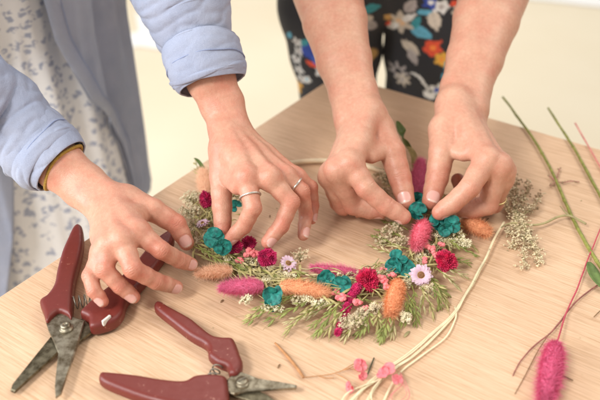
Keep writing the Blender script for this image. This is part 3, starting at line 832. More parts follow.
# ------------------------------------------------------------------ secateurs
def outline(px, h, n=5, smooth=True):
    q = [P(x, y, h) for x, y in px]
    return catmull(q, n, closed=True)[:, :2] if smooth else np.array(q)[:, :2]
def spring(mb, a, b, r, turns, wr):
    a, b = np.array(a), np.array(b); ax = nrm(b-a); u, w, _ = frame(ax); n = int(turns*16)
    pts = [a+(b-a)*(k/n)+r*(math.cos(k/16*2*math.pi)*u+math.sin(k/16*2*math.pi)*w) for k in range(n+1)]
    tube(mb, pts, wr, 6)
def secateurs(label, hand1, hand2, blade1, blade2, bolt, bolt_r, spr, slot, hz, extra=None):
    b0 = P(*bolt, 0); root = empty('pruning_shears', (b0[0], b0[1], TZ), label, 'secateurs', 'pruning shears lying on the table')
    z = TZ
    for q, (lo, hi) in ((hand1, hz[0]), (hand2, hz[1])):
        v, f = slab(outline(q, (lo+hi)/2), z+lo, z+hi, .0046, h=.0008); 
        o = mesh_obj('handle', v, f, HANDLE, root)
    for q, lo, m in ((blade2, .004, STEEL_DIRTY), (blade1, .0075, STEEL)):
        pts = outline(q, lo, 1, False); c = pts.mean(0)
        mb = MB(); n = len(pts)
        ins = np.array([p+nrm(c-p)*.0012 for p in pts])
        V = [(*p, z+lo) for p in pts]+[(*p, z+lo+.0018) for p in pts]+[(*p, z+lo+.0028) for p in ins]
        Fc = [list(range(n))[::-1], [2*n+k for k in range(n)]]+[[k+j*n, (k+1) % n+j*n, (k+1) % n+(j+1)*n, k+(j+1)*n] for j in (0, 1) for k in range(n)]
        a = sum(pts[i][0]*pts[(i+1) % n][1]-pts[(i+1) % n][0]*pts[i][1] for i in range(n))
        if a < 0: Fc = [f[::-1] for f in Fc]
        mb.add(V, Fc); mb.build('blade', m, root, smooth=False)
    # pivot bolt: washer, domed head, slot
    c = P(*bolt, .012); c[2] = z+.0103; r = bolt_r*S(*bolt, .011)
    mb = MB(); prof = [(1.0, 0), (1.0, .0012), (.88, .002), (.72, .002), (.72, .0045), (.62, .0055), (.3, .006), (.26, .0052), (.0, .0052)] if not slot else [(1.0, 0), (1.0, .0016), (.9, .0022), (.8, .0022), (.8, .004), (.7, .0048), (.35, .0052), (0, .0053)]
    n = 32; V = []; Fc = []
    for rr, zz in prof:
        for k in range(n):
            a = 2*math.pi*k/n; V.append(c+[rr*r*math.cos(a), rr*r*math.sin(a), zz])
    for i in range(len(prof)-1):
        for k in range(n): Fc.append([i*n+k, i*n+(k+1) % n, (i+1)*n+(k+1) % n, (i+1)*n+k])
    mb.add(V, Fc); o = mb.build('bolt', STEEL, root)
    if slot:
        a = math.radians(35); d = np.array([math.cos(a), math.sin(a), 0]); e = np.array([-d[1], d[0], 0]); mb = MB()
        q = [c+[0, 0, .0050]+d*s*r*.62+e*t*.0006 for s, t in ((-1, -1), (1, -1), (1, 1), (-1, 1))]
        mb.add(q+[p+[0, 0, .0007] for p in q], [[4, 5, 6, 7], [0, 1, 5, 4], [1, 2, 6, 5], [2, 3, 7, 6], [3, 0, 4, 7]]); mb.build('slot', DARKSTEEL, o, smooth=False)
    mb = MB(); A_, B_, sr, tn = spr
    pa = P(*A_, .010); pb = P(*B_, .010); spring(mb, pa, pb, sr*S(*A_, .01), tn, .00065); mb.build('spring', DARKSTEEL, root)
    if extra: extra(root)
    return root
def latch(root):
    a = P(103, 326, .013); b = P(111, 319.5, .013); d = nrm(b-a); e = np.array([-d[1], d[0], 0])
    pts = np.array([a+e*.0012, a-e*.0012, b-e*.0012, b+e*.0012])
    v, q = slab(pts, TZ+.0125, TZ+.0188, .0006, h=.0004); mesh_obj('latch', v, q, simple('white_metal', (.75, .73, .68), .35, .05), root)
secateurs('dark red pruning shears by the table edge with stained open blades, under the fingers',
    [(74, 230), (79, 227.5), (83, 231), (84, 245), (81, 262), (76, 281), (74, 297), (73.5, 308), (72, 321), (68, 318), (60, 315), (54, 319), (47.5, 325), (44, 315), (40.5, 304), (48, 298), (55, 287), (58, 272), (63, 254), (69, 240)],
    [(81, 316), (87, 309), (99, 298), (117, 284), (134, 268), (149, 250), (161, 239), (171, 234), (174.5, 240), (170, 251), (157, 270), (142, 288), (128, 303), (123, 317), (113, 326), (92, 331), (89, 321)],
    [(46, 323), (53, 318), (60, 315), (72, 318), (85, 322.5), (82, 333), (77, 350), (67.5, 377), (61.5, 395), (56, 399), (55.3, 390), (56.2, 379), (58.7, 355), (53.7, 342.5), (48.7, 332)],
    [(84, 320), (90, 326), (94, 332), (80, 343), (66, 347), (50, 362), (15, 393.7), (11, 392), (12.5, 387), (37.5, 355), (53, 336), (66, 326)],
    (66, 327.5), 7.2, ((73.5, 303), (98, 299), 6.3, 4.5), False, ((.002, .0155), (.002, .0165)), latch)
secateurs('dark red pruning shears with a slotted pivot screw, at the bottom edge of the photo',
    [(154.5, 308), (157, 304.5), (162, 305), (170, 310), (190, 321), (199, 328), (212, 338), (222, 340.5), (232, 341), (236, 346), (240, 357), (243, 367), (238, 377), (230, 377), (227, 370), (218, 366), (209, 359), (208, 352), (204, 347), (190, 339), (172, 325), (157, 313)],
    [(99.5, 379), (102, 375.5), (110, 375.5), (138, 378.5), (162, 382.5), (184, 384), (195, 379), (210, 377.5), (225, 379.5), (228, 386), (229, 395), (228, 407), (212, 413), (190, 412), (150, 404), (114, 391), (101, 384)],
    [(234, 374.5), (241, 374), (249, 376.5), (258, 380), (280, 384), (297, 387.3), (296, 390), (262, 391.5), (248, 392.5), (234, 396), (227, 394), (227, 382)],
    [(230, 384), (244, 386), (256, 391), (268, 397), (277, 404), (276, 410), (262, 408), (244, 401), (228, 396)],
    (242, 382.5), 7.2, ((218, 367), (208, 384), 4.6, 4.0), True, ((.002, .0145), (.002, .0145)))
# ------------------------------------------------------------------ plants: shared pieces
GREEN_STEM = simple('green_stem', (.24, .25, .055), .55, .3, 150)
DRY_STEM = simple('dry_brown_stem', (.24, .14, .065), .7, .3, 200)
OLIVE = simple('olive_stem', (.38, .33, .16), .7, .35, 90)
OAT = simple('oat_husk', (.55, .47, .22), .65, .25, 110, c2=(.40, .36, .13), trans=.2)
SPRAYM = simple('straw_florets', (.66, .56, .36), .85, .35, 260)
OATG = simple('green_oat_husk', (.34, .36, .11), .65, .3, 110, c2=(.20, .24, .06), trans=.2)
OAT2 = simple('pale_oat_husk', (.66, .58, .34), .65, .25, 110, c2=(.50, .44, .20), trans=.25)
CREAM = simple('cream_florets', (.80, .72, .50), .8, .2, 300)
BEIGE = simple('beige_florets', (.66, .55, .37), .85, .3, 300)
BROWNF = simple('brown_florets', (.34, .24, .14), .85, .3, 300)
TEAL = simple('teal_petal', (.016, .25, .205), .6, .35, 260, c2=(.006, .10, .09), trans=.15, bump=.3, bscale=500)
PINKT = simple('hot_pink_fluff', (.82, .20, .36), .9, .08, 300)
ROSET = simple('rose_fluff', (.90, .24, .32), .9, .08, 300)
PEACH = simple('peach_fluff', (.98, .49, .26), .9, .06, 300)
PEACH2 = simple('pale_peach_fluff', (.98, .60, .40), .9, .06, 300)
CRIM = simple('crimson_bract', (.60, .02, .085), .55, .5, 220, trans=.12)
MAGE = simple('magenta_bract', (.62, .03, .15), .6, .5, 220, trans=.12)
CORAL = simple('coral_bud', (.80, .17, .20), .6, .25, 250, c2=(.84, .30, .28), trans=.1)
PINKS = simple('pink_stem', (.70, .24, .22), .6, .2, 200)
REDS = simple('red_stem', (.50, .07, .10), .6, .2, 200)
LILAC = simple('lilac_petal', (.72, .48, .60), .6, .15, 200, c2=(.80, .64, .72), trans=.25)
DISC = simple('brown_disc', (.26, .12, .05), .8, .3, 500)
YELD = simple('yellow_disc', (.55, .38, .08), .8, .3, 500)
LEAFG = simple('green_leaf', (.13, .20, .05), .45, .3, 120, trans=.2, bump=.2)
RAFFIA = simple('raffia', (.80, .70, .46), .7, .12, 90, bump=.4, bscale=700)
RATTAN = simple('rattan', (.80, .66, .45), .6, .15, 60, bump=.3, bscale=300)
def bunny(name, a, b, r, mat, parent, hairs=2600, hl=.0052, taper=.55, label=None, loc=None):
    """fluffy ovoid seed head from a (stem end) to b (tip)"""
    a, b = np.array(a), np.array(b); ax = nrm(b-a); L = np.linalg.norm(b-a); u, w, _ = frame(ax)
    mb = MB(); n, m = 22, 20; V = []
    prof = lambda t: math.sqrt(max(1-abs(2*t-1)**2.5, 0))*(1-.22*(t-.35))
    for i in range(n+1):
        t = i/n
        for k in range(m):
            an = 2*math.pi*k/m
            rr = r*.80*prof(t)*(1+.04*nz([t*4, math.cos(an), math.sin(an)+r*999], 2.0))
            V.append(a+ax*L*t+rr*(math.cos(an)*u+math.sin(an)*w))
    Fc = [[i*m+k, i*m+(k+1) % m, (i+1)*m+(k+1) % m, (i+1)*m+k] for i in range(n) for k in range(m)]
    mb.add(V, Fc)
    N_ = int(hairs*2.2); t = rng.random(N_)**.9; an = rng.random(N_)*2*math.pi
    base = []; V = np.zeros((N_*3, 3)); pr = np.array([prof(x) for x in t])
    rad = np.cos(an)[:, None]*u+np.sin(an)[:, None]*w
    p0 = a+ax*L*t[:, None]+rad*(r*.76*pr)[:, None]
    d = rad*(.55+.85*rng.random(N_))[:, None]*(1-.45*t)[:, None]+ax*(.45+.6*rng.random(N_))[:, None]+rng.normal(0, .30, (N_, 3))
    d /= np.linalg.norm(d, axis=1)[:, None]
    ln = hl*(.35+1.3*rng.random(N_)**2.2)
    sd = np.cross(d, rad); sd /= np.linalg.norm(sd, axis=1)[:, None]+1e-9
    wdt = .00020
    V[0::3] = p0+sd*wdt; V[1::3] = p0-sd*wdt; V[2::3] = p0+d*ln[:, None]
    mb.add(V, [[i*3, i*3+1, i*3+2] for i in range(N_)])
    return mb.build(name, mat, parent, loc=loc)
def petal_disc(mb, c, n, r, cup=.35, ruf=.12, asp=1.0, seed=0, ang=0, mi=0, notch=0):
    """one rounded petal, attached at c, spreading in direction ang in the plane with normal n"""
    u, w, n = frame(n); d = math.cos(ang)*u+math.sin(ang)*w; s = np.cross(n, d)
    G = 7; V = []
    for i in range(G+1):
        for j in range(G+1):
            x = i/G; y = (j/G*2-1)
            wid = math.sin(math.pi*min(x*.80+.06, 1))**.7*r*.62*asp
            rr = x*r*(1-.10*y*y-notch*math.exp(-(y/.25)**2)*x)
            z = cup*r*(x**2*.9+.35*y*y*x)+ruf*r*nz([x*2+seed, y*1.6+seed*2, seed*3.3], 1.1)
            V.append(np.asarray(c)+d*rr+s*y*wid+n*z)
    Fc = [[i*(G+1)+j, i*(G+1)+j+1, (i+1)*(G+1)+j+1, (i+1)*(G+1)+j] for i in range(G) for j in range(G)]
    mb.add(V, Fc, mi)
def hydrangea(c, n, r, parent, nf=2, seed=0, mat=None, spread=.8, name='hydrangea_petals'):
    mb = MB(); R = random.Random(seed); u, w, n = frame(n)
    for f in range(nf):
        a = R.random()*6.28; off = (u*math.cos(a)+w*math.sin(a))*r*spread*.5*(0 if nf == 1 else 1)
        nn = nrm(n+.55*(u*math.cos(a)+w*math.sin(a))*(0 if nf == 1 else 1)+np.array([R.uniform(-.3, .3) for _ in range(3)]))
        a0 = R.random()*6
        for k in range(4):
            petal_disc(mb, np.asarray(c)+off+n*k*.0007, nrm(nn+.30*np.array([R.uniform(-1, 1) for _ in range(3)])), r*R.uniform(.9, 1.15), cup=R.uniform(.10, .50), ruf=.22, asp=1.18, seed=seed+k*3.1+f, ang=a0+k*math.pi/2+R.uniform(-.2, .2))
    o = mb.build(name, mat or TEAL, parent)
    so = o.modifiers.new('s', 'SOLIDIFY'); so.thickness = .0004
    sb = o.modifiers.new('b', 'SUBSURF'); sb.levels = sb.render_levels = 1
    return o
def globe(c, ax, r, L, mat, parent, n=220, bl=.0034, name='globe_flower', seed=0):
    """clover-like head of pointed bracts"""
    mb = MB(); R = random.Random(seed); ax = nrm(ax); u, w, _ = frame(ax); c = np.asarray(c)
    q = MB(); V = []
    for i in range(n):
        t = (i+.5)/n; z = 1-2*t*.96; rr = math.sqrt(1-z*z); a = i*2.399963
        d = rr*(math.cos(a)*u+math.sin(a)*w)+z*ax
        kk = 1+.35*nz([d[0]*1.3, d[1]*1.3, d[2]*1.3+seed*5], 1.0)
        p = c+((rr*(math.cos(a)*u+math.sin(a)*w))*r*.78+z*ax*L*.78)*kk
        up = nrm(ax*.75+d*.5+np.array([R.uniform(-.3, .3) for _ in range(3)]))
        dd = nrm(d*.8+up*.5); s = nrm(np.cross(dd, up)+1e-6); ll = bl*R.uniform(.7, 1.3); wd = bl*.30
        tipp = p+dd*ll; mid = p+dd*ll*.45
        mb.add([p-s*wd*.5, mid-s*wd+up*.0002, tipp, mid+s*wd+up*.0002, p+s*wd*.5, mid+nrm(np.cross(s, dd))*wd*.7], [[0, 1, 5], [1, 2, 5], [2, 3, 5], [3, 4, 5], [4, 0, 5]])
    V0 = MB(); ball(V0, (0, 0, 0), 1, 3); core = V0.v[0]
    M = np.stack([u*r*.80, w*r*.80, ax*L*.80]); mb.add(core@M+c, V0.f)
    return mb.build(name, mat, parent, smooth=False)
def buds(c, rad, n, mat, parent, r=.0024, name='berry_cluster', seed=0, stem=None, sq=None):
    mb = MB(); R = random.Random(seed); c = np.asarray(c)
    st = MB()
    for i in range(n):
        d = np.array([R.gauss(0, 1) for _ in range(3)]); d = nrm(d)*np.array(rad)*R.random()**.5; d[2] = abs(d[2])*1.0
        rr = r*R.uniform(.7, 1.2); p = c+d
        # lobed bud: a ball with a few small ones on it
        ball(mb, p, rr, 2, (1, 1, R.uniform(.8, 1.1)))
        for k in range(4):
            e = nrm([R.gauss(0, 1), R.gauss(0, 1), abs(R.gauss(0, 1))]); ball(mb, p+e*rr*.7, rr*.5, 1)
        tube(st, [c-[0, 0, rad[2]], c+d*.5+[0, 0, -.001], p], .00028, 4, cap=False)
    o = mb.build(name, mat, parent)
    st.build('stalks', stem or PINKS, o)
    return o
def florets(c, rad, n, mat, parent, r=.0013, name='small_floret_spray', seed=0, root=None, stem=None, jag=True, curl=0):
    """cloud of tiny pale flowers on hair-thin branching stalks"""
    R = random.Random(seed); c = np.asarray(c); mb = MB(); st = MB()
    rt = c-[0, 0, rad[2]*.9] if root is None else np.asarray(root)
    hubs = [c+nrm([R.gauss(0, 1), R.gauss(0, 1), R.gauss(0, .8)])*np.array(rad)*.55*R.random() for _ in range(max(3, n//12))]
    for hb in hubs: tube(st, [rt, rt*.5+hb*.5+[R.uniform(-.002, .002), R.uniform(-.002, .002), .001], hb], [.0005, .0003], 4, cap=False)
    for i in range(n):
        d = nrm([R.gauss(0, 1) for _ in range(3)])*np.array(rad)*R.random()**.4; p = c+d
        if p[2] < TZ+.0015: p[2] = TZ+.0015+R.random()*.002
        hb = min(hubs, key=lambda q: np.linalg.norm(q-p)); tube(st, [hb, (hb+p)*.5+[0, 0, .0008], p], .0002, 3, cap=False)
        rr = r*R.uniform(.6, 1.3); nn = nrm([R.gauss(0, .6), R.gauss(0, .6), 1]); u, w, nn = frame(nn)
        ball(mb, p, rr*.55, 1)
        for k in range(5):
            a = k*1.2566+i; e = math.cos(a)*u+math.sin(a)*w; f = -math.sin(a)*u+math.cos(a)*w
            mb.add([p+e*rr*.3, p+e*rr*.9+f*rr*.38+nn*rr*.35, p+e*rr*1.25+nn*rr*.5, p+e*rr*.9-f*rr*.38+nn*rr*.35], [[0, 1, 2, 3]])
    o = mb.build(name, mat, parent, smooth=False); st.build('stalks', stem or OLIVE, o)
    return o
def husk(mb, p, d, L, wd, up):
    d = nrm(d); s = nrm(np.cross(d, up)+1e-6); n = np.cross(s, d)
    for sg in (-1, 1):
        V = []; prof = [(0, .15), (.2, .7), (.42, 1), (.7, .6), (1, .02)]
        for t, w_ in prof:
            c = p+d*L*t+s*sg*wd*.22*w_
            V += [c-s*wd*.5*w_, c+n*wd*.5*w_, c+s*wd*.5*w_, c-n*wd*.25*w_]
        Fc = [[i*4+k, i*4+(k+1) % 4, (i+1)*4+(k+1) % 4, (i+1)*4+k] for i in range(4) for k in range(4)]
        mb.add(V, Fc)
def oat(pts, parent, seed=0, nsp=12, L=.010, mat=None, name='oat_stalk', spread=.5, start=.25, stem=None):
    R = random.Random(seed); path = catmull(pts, 6); mb = MB(); st = MB()
    tube(st, path, [.0007, .0004], 5)
    for i in range(nsp):
        t = start+(1-start)*(i+.5)/nsp; k = min(int(t*(len(path)-1)), len(path)-2); p = path[k]; d = nrm(path[k+1]-path[k])
        s = nrm(np.cross(d, [0, 0, 1]))*(1 if i % 2 else -1)
        b = nrm(d*1.0+s*spread*R.uniform(.4, 1.3)+np.array([0, 0, R.uniform(-.15, .35)]))
        q = p+b*R.uniform(.001, .004); tube(st, [p, q], .00025, 4, cap=False)
        husk(mb, q, nrm(b+[0, 0, R.uniform(-.3, .1)]), L*R.uniform(.7, 1.2), L*.2*R.uniform(.8, 1.2), np.array([0, 0, 1.]))
        if R.random() < .4:
            tube(st, [q+b*L*.5, q+b*L*1.6+s*.001], .00012, 3, cap=False)
    husk(mb, path[-1], path[-1]-path[-2], L, L*.18, np.array([0, 0, 1.]))
    o = mb.build(name, mat or OAT, parent, smooth=True); st.build('stem', stem or GREEN_STEM, o)
    return o
def daisy(c, n, r, parent, seed=0, np_=15, disc=.30):
    R = random.Random(seed); u, w, n = frame(n); c = np.asarray(c); mb = MB()
    for L in range(2):
        for k in range(np_):
            a = 2*math.pi*(k+.5*L)/np_+R.uniform(-.08, .08); d = math.cos(a)*u+math.sin(a)*w; s = np.cross(n, d); rr = r*R.uniform(.85, 1.05)*(1-.12*L)
            wd = r*.15; V = []
            for t, w_, z in ((.15, .5, 0), (.45, .9, .08), (.75, 1.0, .12), (.93, .6, .10), (1.0, .1, .07)):
                z = z*r*(1+L*1.2)+L*.0007; V += [c+d*rr*t-s*wd*w_+n*z, c+d*rr*t+n*(z-.0003), c+d*rr*t+s*wd*w_+n*z]
            mb.add(V, [[i*3+j, i*3+j+1, i*3+j+4, i*3+j+3] for i in range(4) for j in range(2)])
    dk = MB(); 
    for i in range(90):
        t = (i+.5)/90; a = i*2.39996; rr = math.sqrt(t)*r*disc; ball(dk, c+rr*(math.cos(a)*u+math.sin(a)*w)+n*(.0008+.0022*(1-t*t)), r*.045, 1)
    yl = MB()
    for i in range(26):
        a = i/26*2*math.pi; ball(yl, c+r*disc*1.02*(math.cos(a)*u+math.sin(a)*w)+n*.0016, r*.05, 1)
    o = mb.build('daisy', LILAC, parent); dk.build('disc', DISC, o); yl.build('stamens', YELD, o)
    return o
def path3(px, h): return [P(x, y, (h if np.isscalar(h) else h[i])) for i, (x, y) in enumerate(px)]
def single(px, h, r, mat, name, label, cat, group=None, extra=None, seg=8, n=8, flat=1.0, wob=.0):
    pts = catmull(path3(px, h), n)
    if wob: pts = pts+np.array([[wob*nz(p, 60), wob*nz(p, 60, 7), 0] for p in pts])
    n_ = len(pts); ra = np.interp(np.linspace(0, 1, n_), np.linspace(0, 1, len(np.atleast_1d(r))), np.atleast_1d(r))*(1+.22*np.array([nz(p, 70, 4) for p in pts]))
    mb = MB(); tube(mb, pts, ra, seg, flat=flat)
    if extra: extra(mb, pts)
    root = empty(name, (pts[:, 0].mean(), pts[:, 1].mean(), TZ), label, cat, group)
    mb.build('stem', mat, root); return root, pts
def nodes(mb, pts, ks, r):
    for k in ks:
        i = int(k*(len(pts)-1)); ball(mb, pts[i], r, 2, (1, 1, .9))
# long cut stems at the right
G_ = 'cut flower stems lying at the right of the table'
s1, pp = single([(503, 97), (517, 116), (536, 143), (551, 170), (561, 192), (571, 215), (584, 240), (601, 268), (616, 292)], .004, [.0014, .0018, .0021], GREEN_STEM, 'flower_stem', 'long green cut stem with a leaf, crossed by the dried spray', 'stem', G_, extra=lambda mb, p: nodes(mb, p, (.31, .56, .85), .0024), wob=.0006)
def leafmesh(name, pts, wd, mat, parent, cup=.25):
    path = catmull(pts, 6); mb = MB(); n = len(path); V = []
    for i in range(n):
        t = i/(n-1); d = nrm(path[min(i+1, n-1)]-path[max(i-1, 0)]); s = nrm(np.cross(d, [0, 0, 1])); w_ = wd*math.sin(math.pi*min(t*.93+.05, 1))**.8
        V += [path[i]-s*w_+[0, 0, cup*w_], path[i]-s*w_*.5+[0, 0, cup*.3*w_], path[i]-[0, 0, .0002], path[i]+s*w_*.5+[0, 0, cup*.3*w_], path[i]+s*w_+[0, 0, cup*w_]]
    mb.add(V, [[i*5+k, i*5+k+1, (i+1)*5+k+1, (i+1)*5+k] for i in range(n-1) for k in range(4)])
    o = mb.build(name, mat, parent); so = o.modifiers.new('s', 'SOLIDIFY'); so.thickness = .0004; return o
leafmesh('leaf', path3([(589, 262), (592, 270), (597, 280), (606, 291)], [.006, .007, .006, .004]), .0055, LEAFG, s1)
single([(548, 108), (561, 128), (577, 153), (592, 181), (607, 208)], .004, [.0013, .0017, .0018], GREEN_STEM, 'flower_stem', 'bare green cut stem, second from the far right', 'stem', G_, extra=lambda mb, p: nodes(mb, p, (.45,), .0022), wob=.0005)
single([(575, 123), (587, 144), (598, 163), (612, 187)], .003, .0010, PINKS, 'flower_stem', 'short pink cut stem at the far right edge', 'stem', G_, wob=.0005)
single([(607, 306), (600, 311), (594, 317)], .003, .0005, DRY_STEM, 'dry_twig', 'tiny dark twig tip at the right edge', 'twig')
# dark branching twig under the pink tail
tw, pp = single([(604, 281), (590, 290), (575, 303), (563, 318), (549, 334), (531, 349), (520, 362), (513, 376)], [.003, .003, .004, .004, .004, .003, .002, .001], [.0007, .0008, .0004], simple('wine_twig', (.30, .11, .09), .7, .3, 200), 'dry_twig', 'thin wine-brown forked twig beside the pink fluffy tail', 'twig', wob=.0008)
mb = MB(); tube(mb, catmull(path3([(549, 334), (538, 351), (526, 374), (515, 394)], [.004, .003, .002, .001]), 6), [.0006, .0003], 6)
tube(mb, catmull(path3([(559, 374), (566, 377), (573, 380.5)], [.001, .001, .001]), 4), .0005, 6); mb.build('branch', DRY_STEM, tw)
# pink tail with its stem
bt = empty('bunny_tail', (*P(551, 372, 0)[:2], TZ), 'single hot pink fluffy tail on a red stem at the lower right', 'dried flower')
bunny('seed_head', P(556, 342, .010), P(545, 403, .010), .0098, PINKT, bt, 5000, .0068)
mb = MB(); pts = catmull(path3([(604, 220), (596, 240), (587, 262), (577, 289), (566, 314), (556, 345)], [.005, .005, .005, .005, .006, .010]), 8)
tube(mb, pts+np.array([[.0005*nz(p, 50), 0, 0] for p in pts]), [.0007, .0008], 7); mb.build('stem', REDS, bt)
# dried spray
sp = empty('dried_spray', (*P(525, 222, 0)[:2], TZ), 'dried beige flower spray on an olive stalk right of the hands', 'dried flower')
mb = MB(); main = catmull(path3([(586, 224), (570, 216), (558, 217), (545, 223), (534, 225), (524, 224), (512, 223), (502, 227), (496, 236)], [.008, .009, .008, .008, .009, .010, .010, .008, .006]), 6); tube(mb, main, [.0012, .0013, .0010, .0007], 7)
tube(mb, path3([(570, 216), (564, 211), (560, 206)], .009), [.0009, .0004], 5)
brs = []
rb = random.Random(11)
for (x, y) in ((517, 178), (529, 184), (541, 195), (533, 204), (512, 190), (507, 182), (524, 194)):
    q = catmull(path3([(516, 221), ((516+x)/2+rb.uniform(-4, 4), (221+y)/2), (x, y)], [.009, .012, .006]), 6); tube(mb, q, [.0006, .0003], 5); brs.append(q)
for (x, y) in ((528, 245), (540, 262), (524, 266), (512, 246), (535, 250), (508, 232), (518, 212), (530, 236), (505, 205), (514, 222)):
    q = catmull(path3([(524, 224), ((524+x)/2, (224+y)/2), (x, y)], [.009, .010, .004]), 6); tube(mb, q, [.0006, .0003], 5); brs.append(q)
mb.build('stalk', OLIVE, sp)
for i, q in enumerate(brs):
    mb = MB(); mb2 = MB()
    for k in range(44 if i < 7 else 50):
        t = rb.uniform(.3, 1)**.8; p = q[min(int(t*len(q)), len(q)-1)]; sgm = .004 if i < 7 else .0055
        p = p+np.array([rb.gauss(0, sgm*.6), rb.gauss(0, sgm*.6), rb.gauss(0, .002)]); p[2] = max(p[2], TZ+.0012)
        m_ = mb if rb.random() < (.35 if i < 7 else .8) else mb2
        r_ = rb.uniform(.0007, .0015); ball(m_, p, r_, 1, (1, 1, .8))
        for _ in range(2): ball(m_, p+np.array([rb.gauss(0, 1), rb.gauss(0, 1), rb.gauss(0, .5)])*r_, r_*.7, 1)
        tube(m_, [q[min(int(t*len(q)), len(q)-1)], p], .0002, 3, cap=False)
    o = mb.build('florets', SPRAYM if i >= 7 else BEIGE, sp, smooth=False); mb2.build('seed_husks', BROWNF, o, smooth=False)
fl = empty('dried_floret', (*P(562, 181, 0)[:2], TZ), 'small wine-tipped dried floret lying beside the long green stem', 'dried flower')
mb = MB(); mb2 = MB()
for a, b, c in (((549, 176), (556, 181), (563, 183)), ((556, 181), (558, 174), (560, 168)), ((563, 183), (571, 181), (579, 182)), ((556, 181), (553, 184), (550, 186))):
    q = catmull(path3([a, b, c], .004), 6); tube(mb, q, .0006, 5)
    for p in q[::2]: 
        for _ in range(2): ball(mb2, p+np.array([rb.gauss(0, .001), rb.gauss(0, .001), 0]), .0009, 1)
mb.build('stalk', simple('wine_stalk', (.42, .16, .14), .7, .3, 200), fl); mb2.build('husks', BROWNF, fl, smooth=False)
# raffia tie
rf = empty('raffia_tie', (*P(440, 320, 0)[:2], TZ), 'pale raffia strands trailing from the wreath to the bottom edge', 'raffia')
def strand(px, r, h=.002, flat=.35, mat=RAFFIA, par=rf, wob=.0010, nm='strand'):
    pts = catmull(path3(px, h), 7); pts = pts+np.array([[wob*nz(p, 35, 3), wob*nz(p, 35, 9), .0006*nz(p, 50, 1)] for p in pts]); mb = MB()
    r1 = float(np.max(r))
    for k in range(3 if r1 > .0007 else 1):      # each strand is a few split fibres
        off = np.array([[.55*r1*math.sin(i*.11+k*2.1), .55*r1*math.cos(i*.13+k*2.1), .2*r1*math.sin(i*.17+k)] for i in range(len(pts))]) if r1 > .0007 else 0
        tube(mb, pts+off, np.array([float(x) for x in np.interp(np.linspace(0, 1, len(pts)), np.linspace(0, 1, len(np.atleast_1d(r))), np.atleast_1d(r))])*(.62 if r1 > .0007 else 1)*(1+.3*np.array([nz(p, 90, k) for p in pts])), 6, flat=flat)
    return mb.build(nm, mat, par)
strand([(504, 222), (497, 234), (489, 251), (477, 276), (464, 298), (453, 314), (436, 331), (414, 350), (396, 362), (374, 379), (350, 402)], [.0008, .0013, .0012], [.008, .008, .006, .004]+[.003]*7)
strand([(490, 249), (478, 273), (465, 296), (455, 313), (440, 332), (417, 353), (398, 366), (378, 384), (366, 402)], [.0009, .0011, .0010], [.007, .005, .004]+[.003]*6)
strand([(455, 306), (456, 318), (446, 337), (424, 354), (405, 368), (392, 384), (383, 402)], [.0006, .0008, .0007], .003)
for i in range(4):
    x = 350+i*7; strand([(396-i*2+rb.uniform(-3, 3), 366+i), (385+rb.uniform(-8, 8), 378), (x+rb.uniform(-4, 4), 392), (x-4+rb.uniform(-8, 8), 408)], rb.uniform(.0004, .0009), rb.uniform(.003, .006))
# fine pinkish strands at the foot of the raffia
for i in range(5):
    strand([(400, 372), (404+rb.uniform(-8, 8), 384), (398+rb.uniform(-14, 12), 396), (392+rb.uniform(-12, 12), 410)], .0003, .005, mat=PINKS, nm='fine_strand')
# brown twig with a pink blossom sprig
tg = empty('blossom_sprig', (*P(320, 372, 0)[:2], TZ), 'broken brown twig with thin branches of pink petals, bottom centre', 'sprig')
mb = MB(); tube(mb, catmull(path3([(275, 343), (286, 355), (296, 367), (303.5, 377.5)], [.002, .002, .002, .003]), 5), [.0009, .0014, .0012], 7)
TWIG = simple('tan_twig', (.46, .22, .09), .7, .25, 150); mb.build('twig', TWIG, tg)
mb = MB()
for q in ([(303.5, 377.5), (318, 376), (332, 374), (344, 370), (358, 365)], [(336, 374), (346, 379), (351, 384)], [(344, 370), (352, 369), (358, 372)], [(340, 372), (350, 366), (362, 360)], [(318, 376), (326, 378), (334, 378)]):
    tube(mb, catmull(path3(q, .003), 5), .0004, 5)
mb.build('branch', TWIG, tg)
PPINK = simple('pink_petal', (.80, .20, .24), .6, .2, 200, c2=(.85, .33, .34), trans=.3)
for i, (x, y, r) in enumerate(((361, 365, .0052), (362, 376, .0042), (350, 387, .0050))):
    hydrangea(P(x, y, .004), [rb.uniform(-.6, .6), -.5, .8], r, tg, 1, seed=40+i, mat=PPINK, name='petals')
pq = empty('pink_blossom', (*P(391, 376, 0)[:2], TZ), 'loose pink blossom lying on the raffia strands', 'blossom')
hydrangea(P(388, 375, .008), [-.2, -.5, .8], .0060, pq, 2, seed=61, mat=PPINK, name='petals', spread=1.3)
hydrangea(P(396, 381, .008), [.3, -.4, .8], .0050, pq, 1, seed=63, mat=PPINK, name='petals')
single([(374, 358), (370.5, 367), (367, 376)], .002, .0007, simple('black_twig', (.06, .065, .03), .7), 'dry_twig', 'short black-green twig beside the pink petals', 'twig')
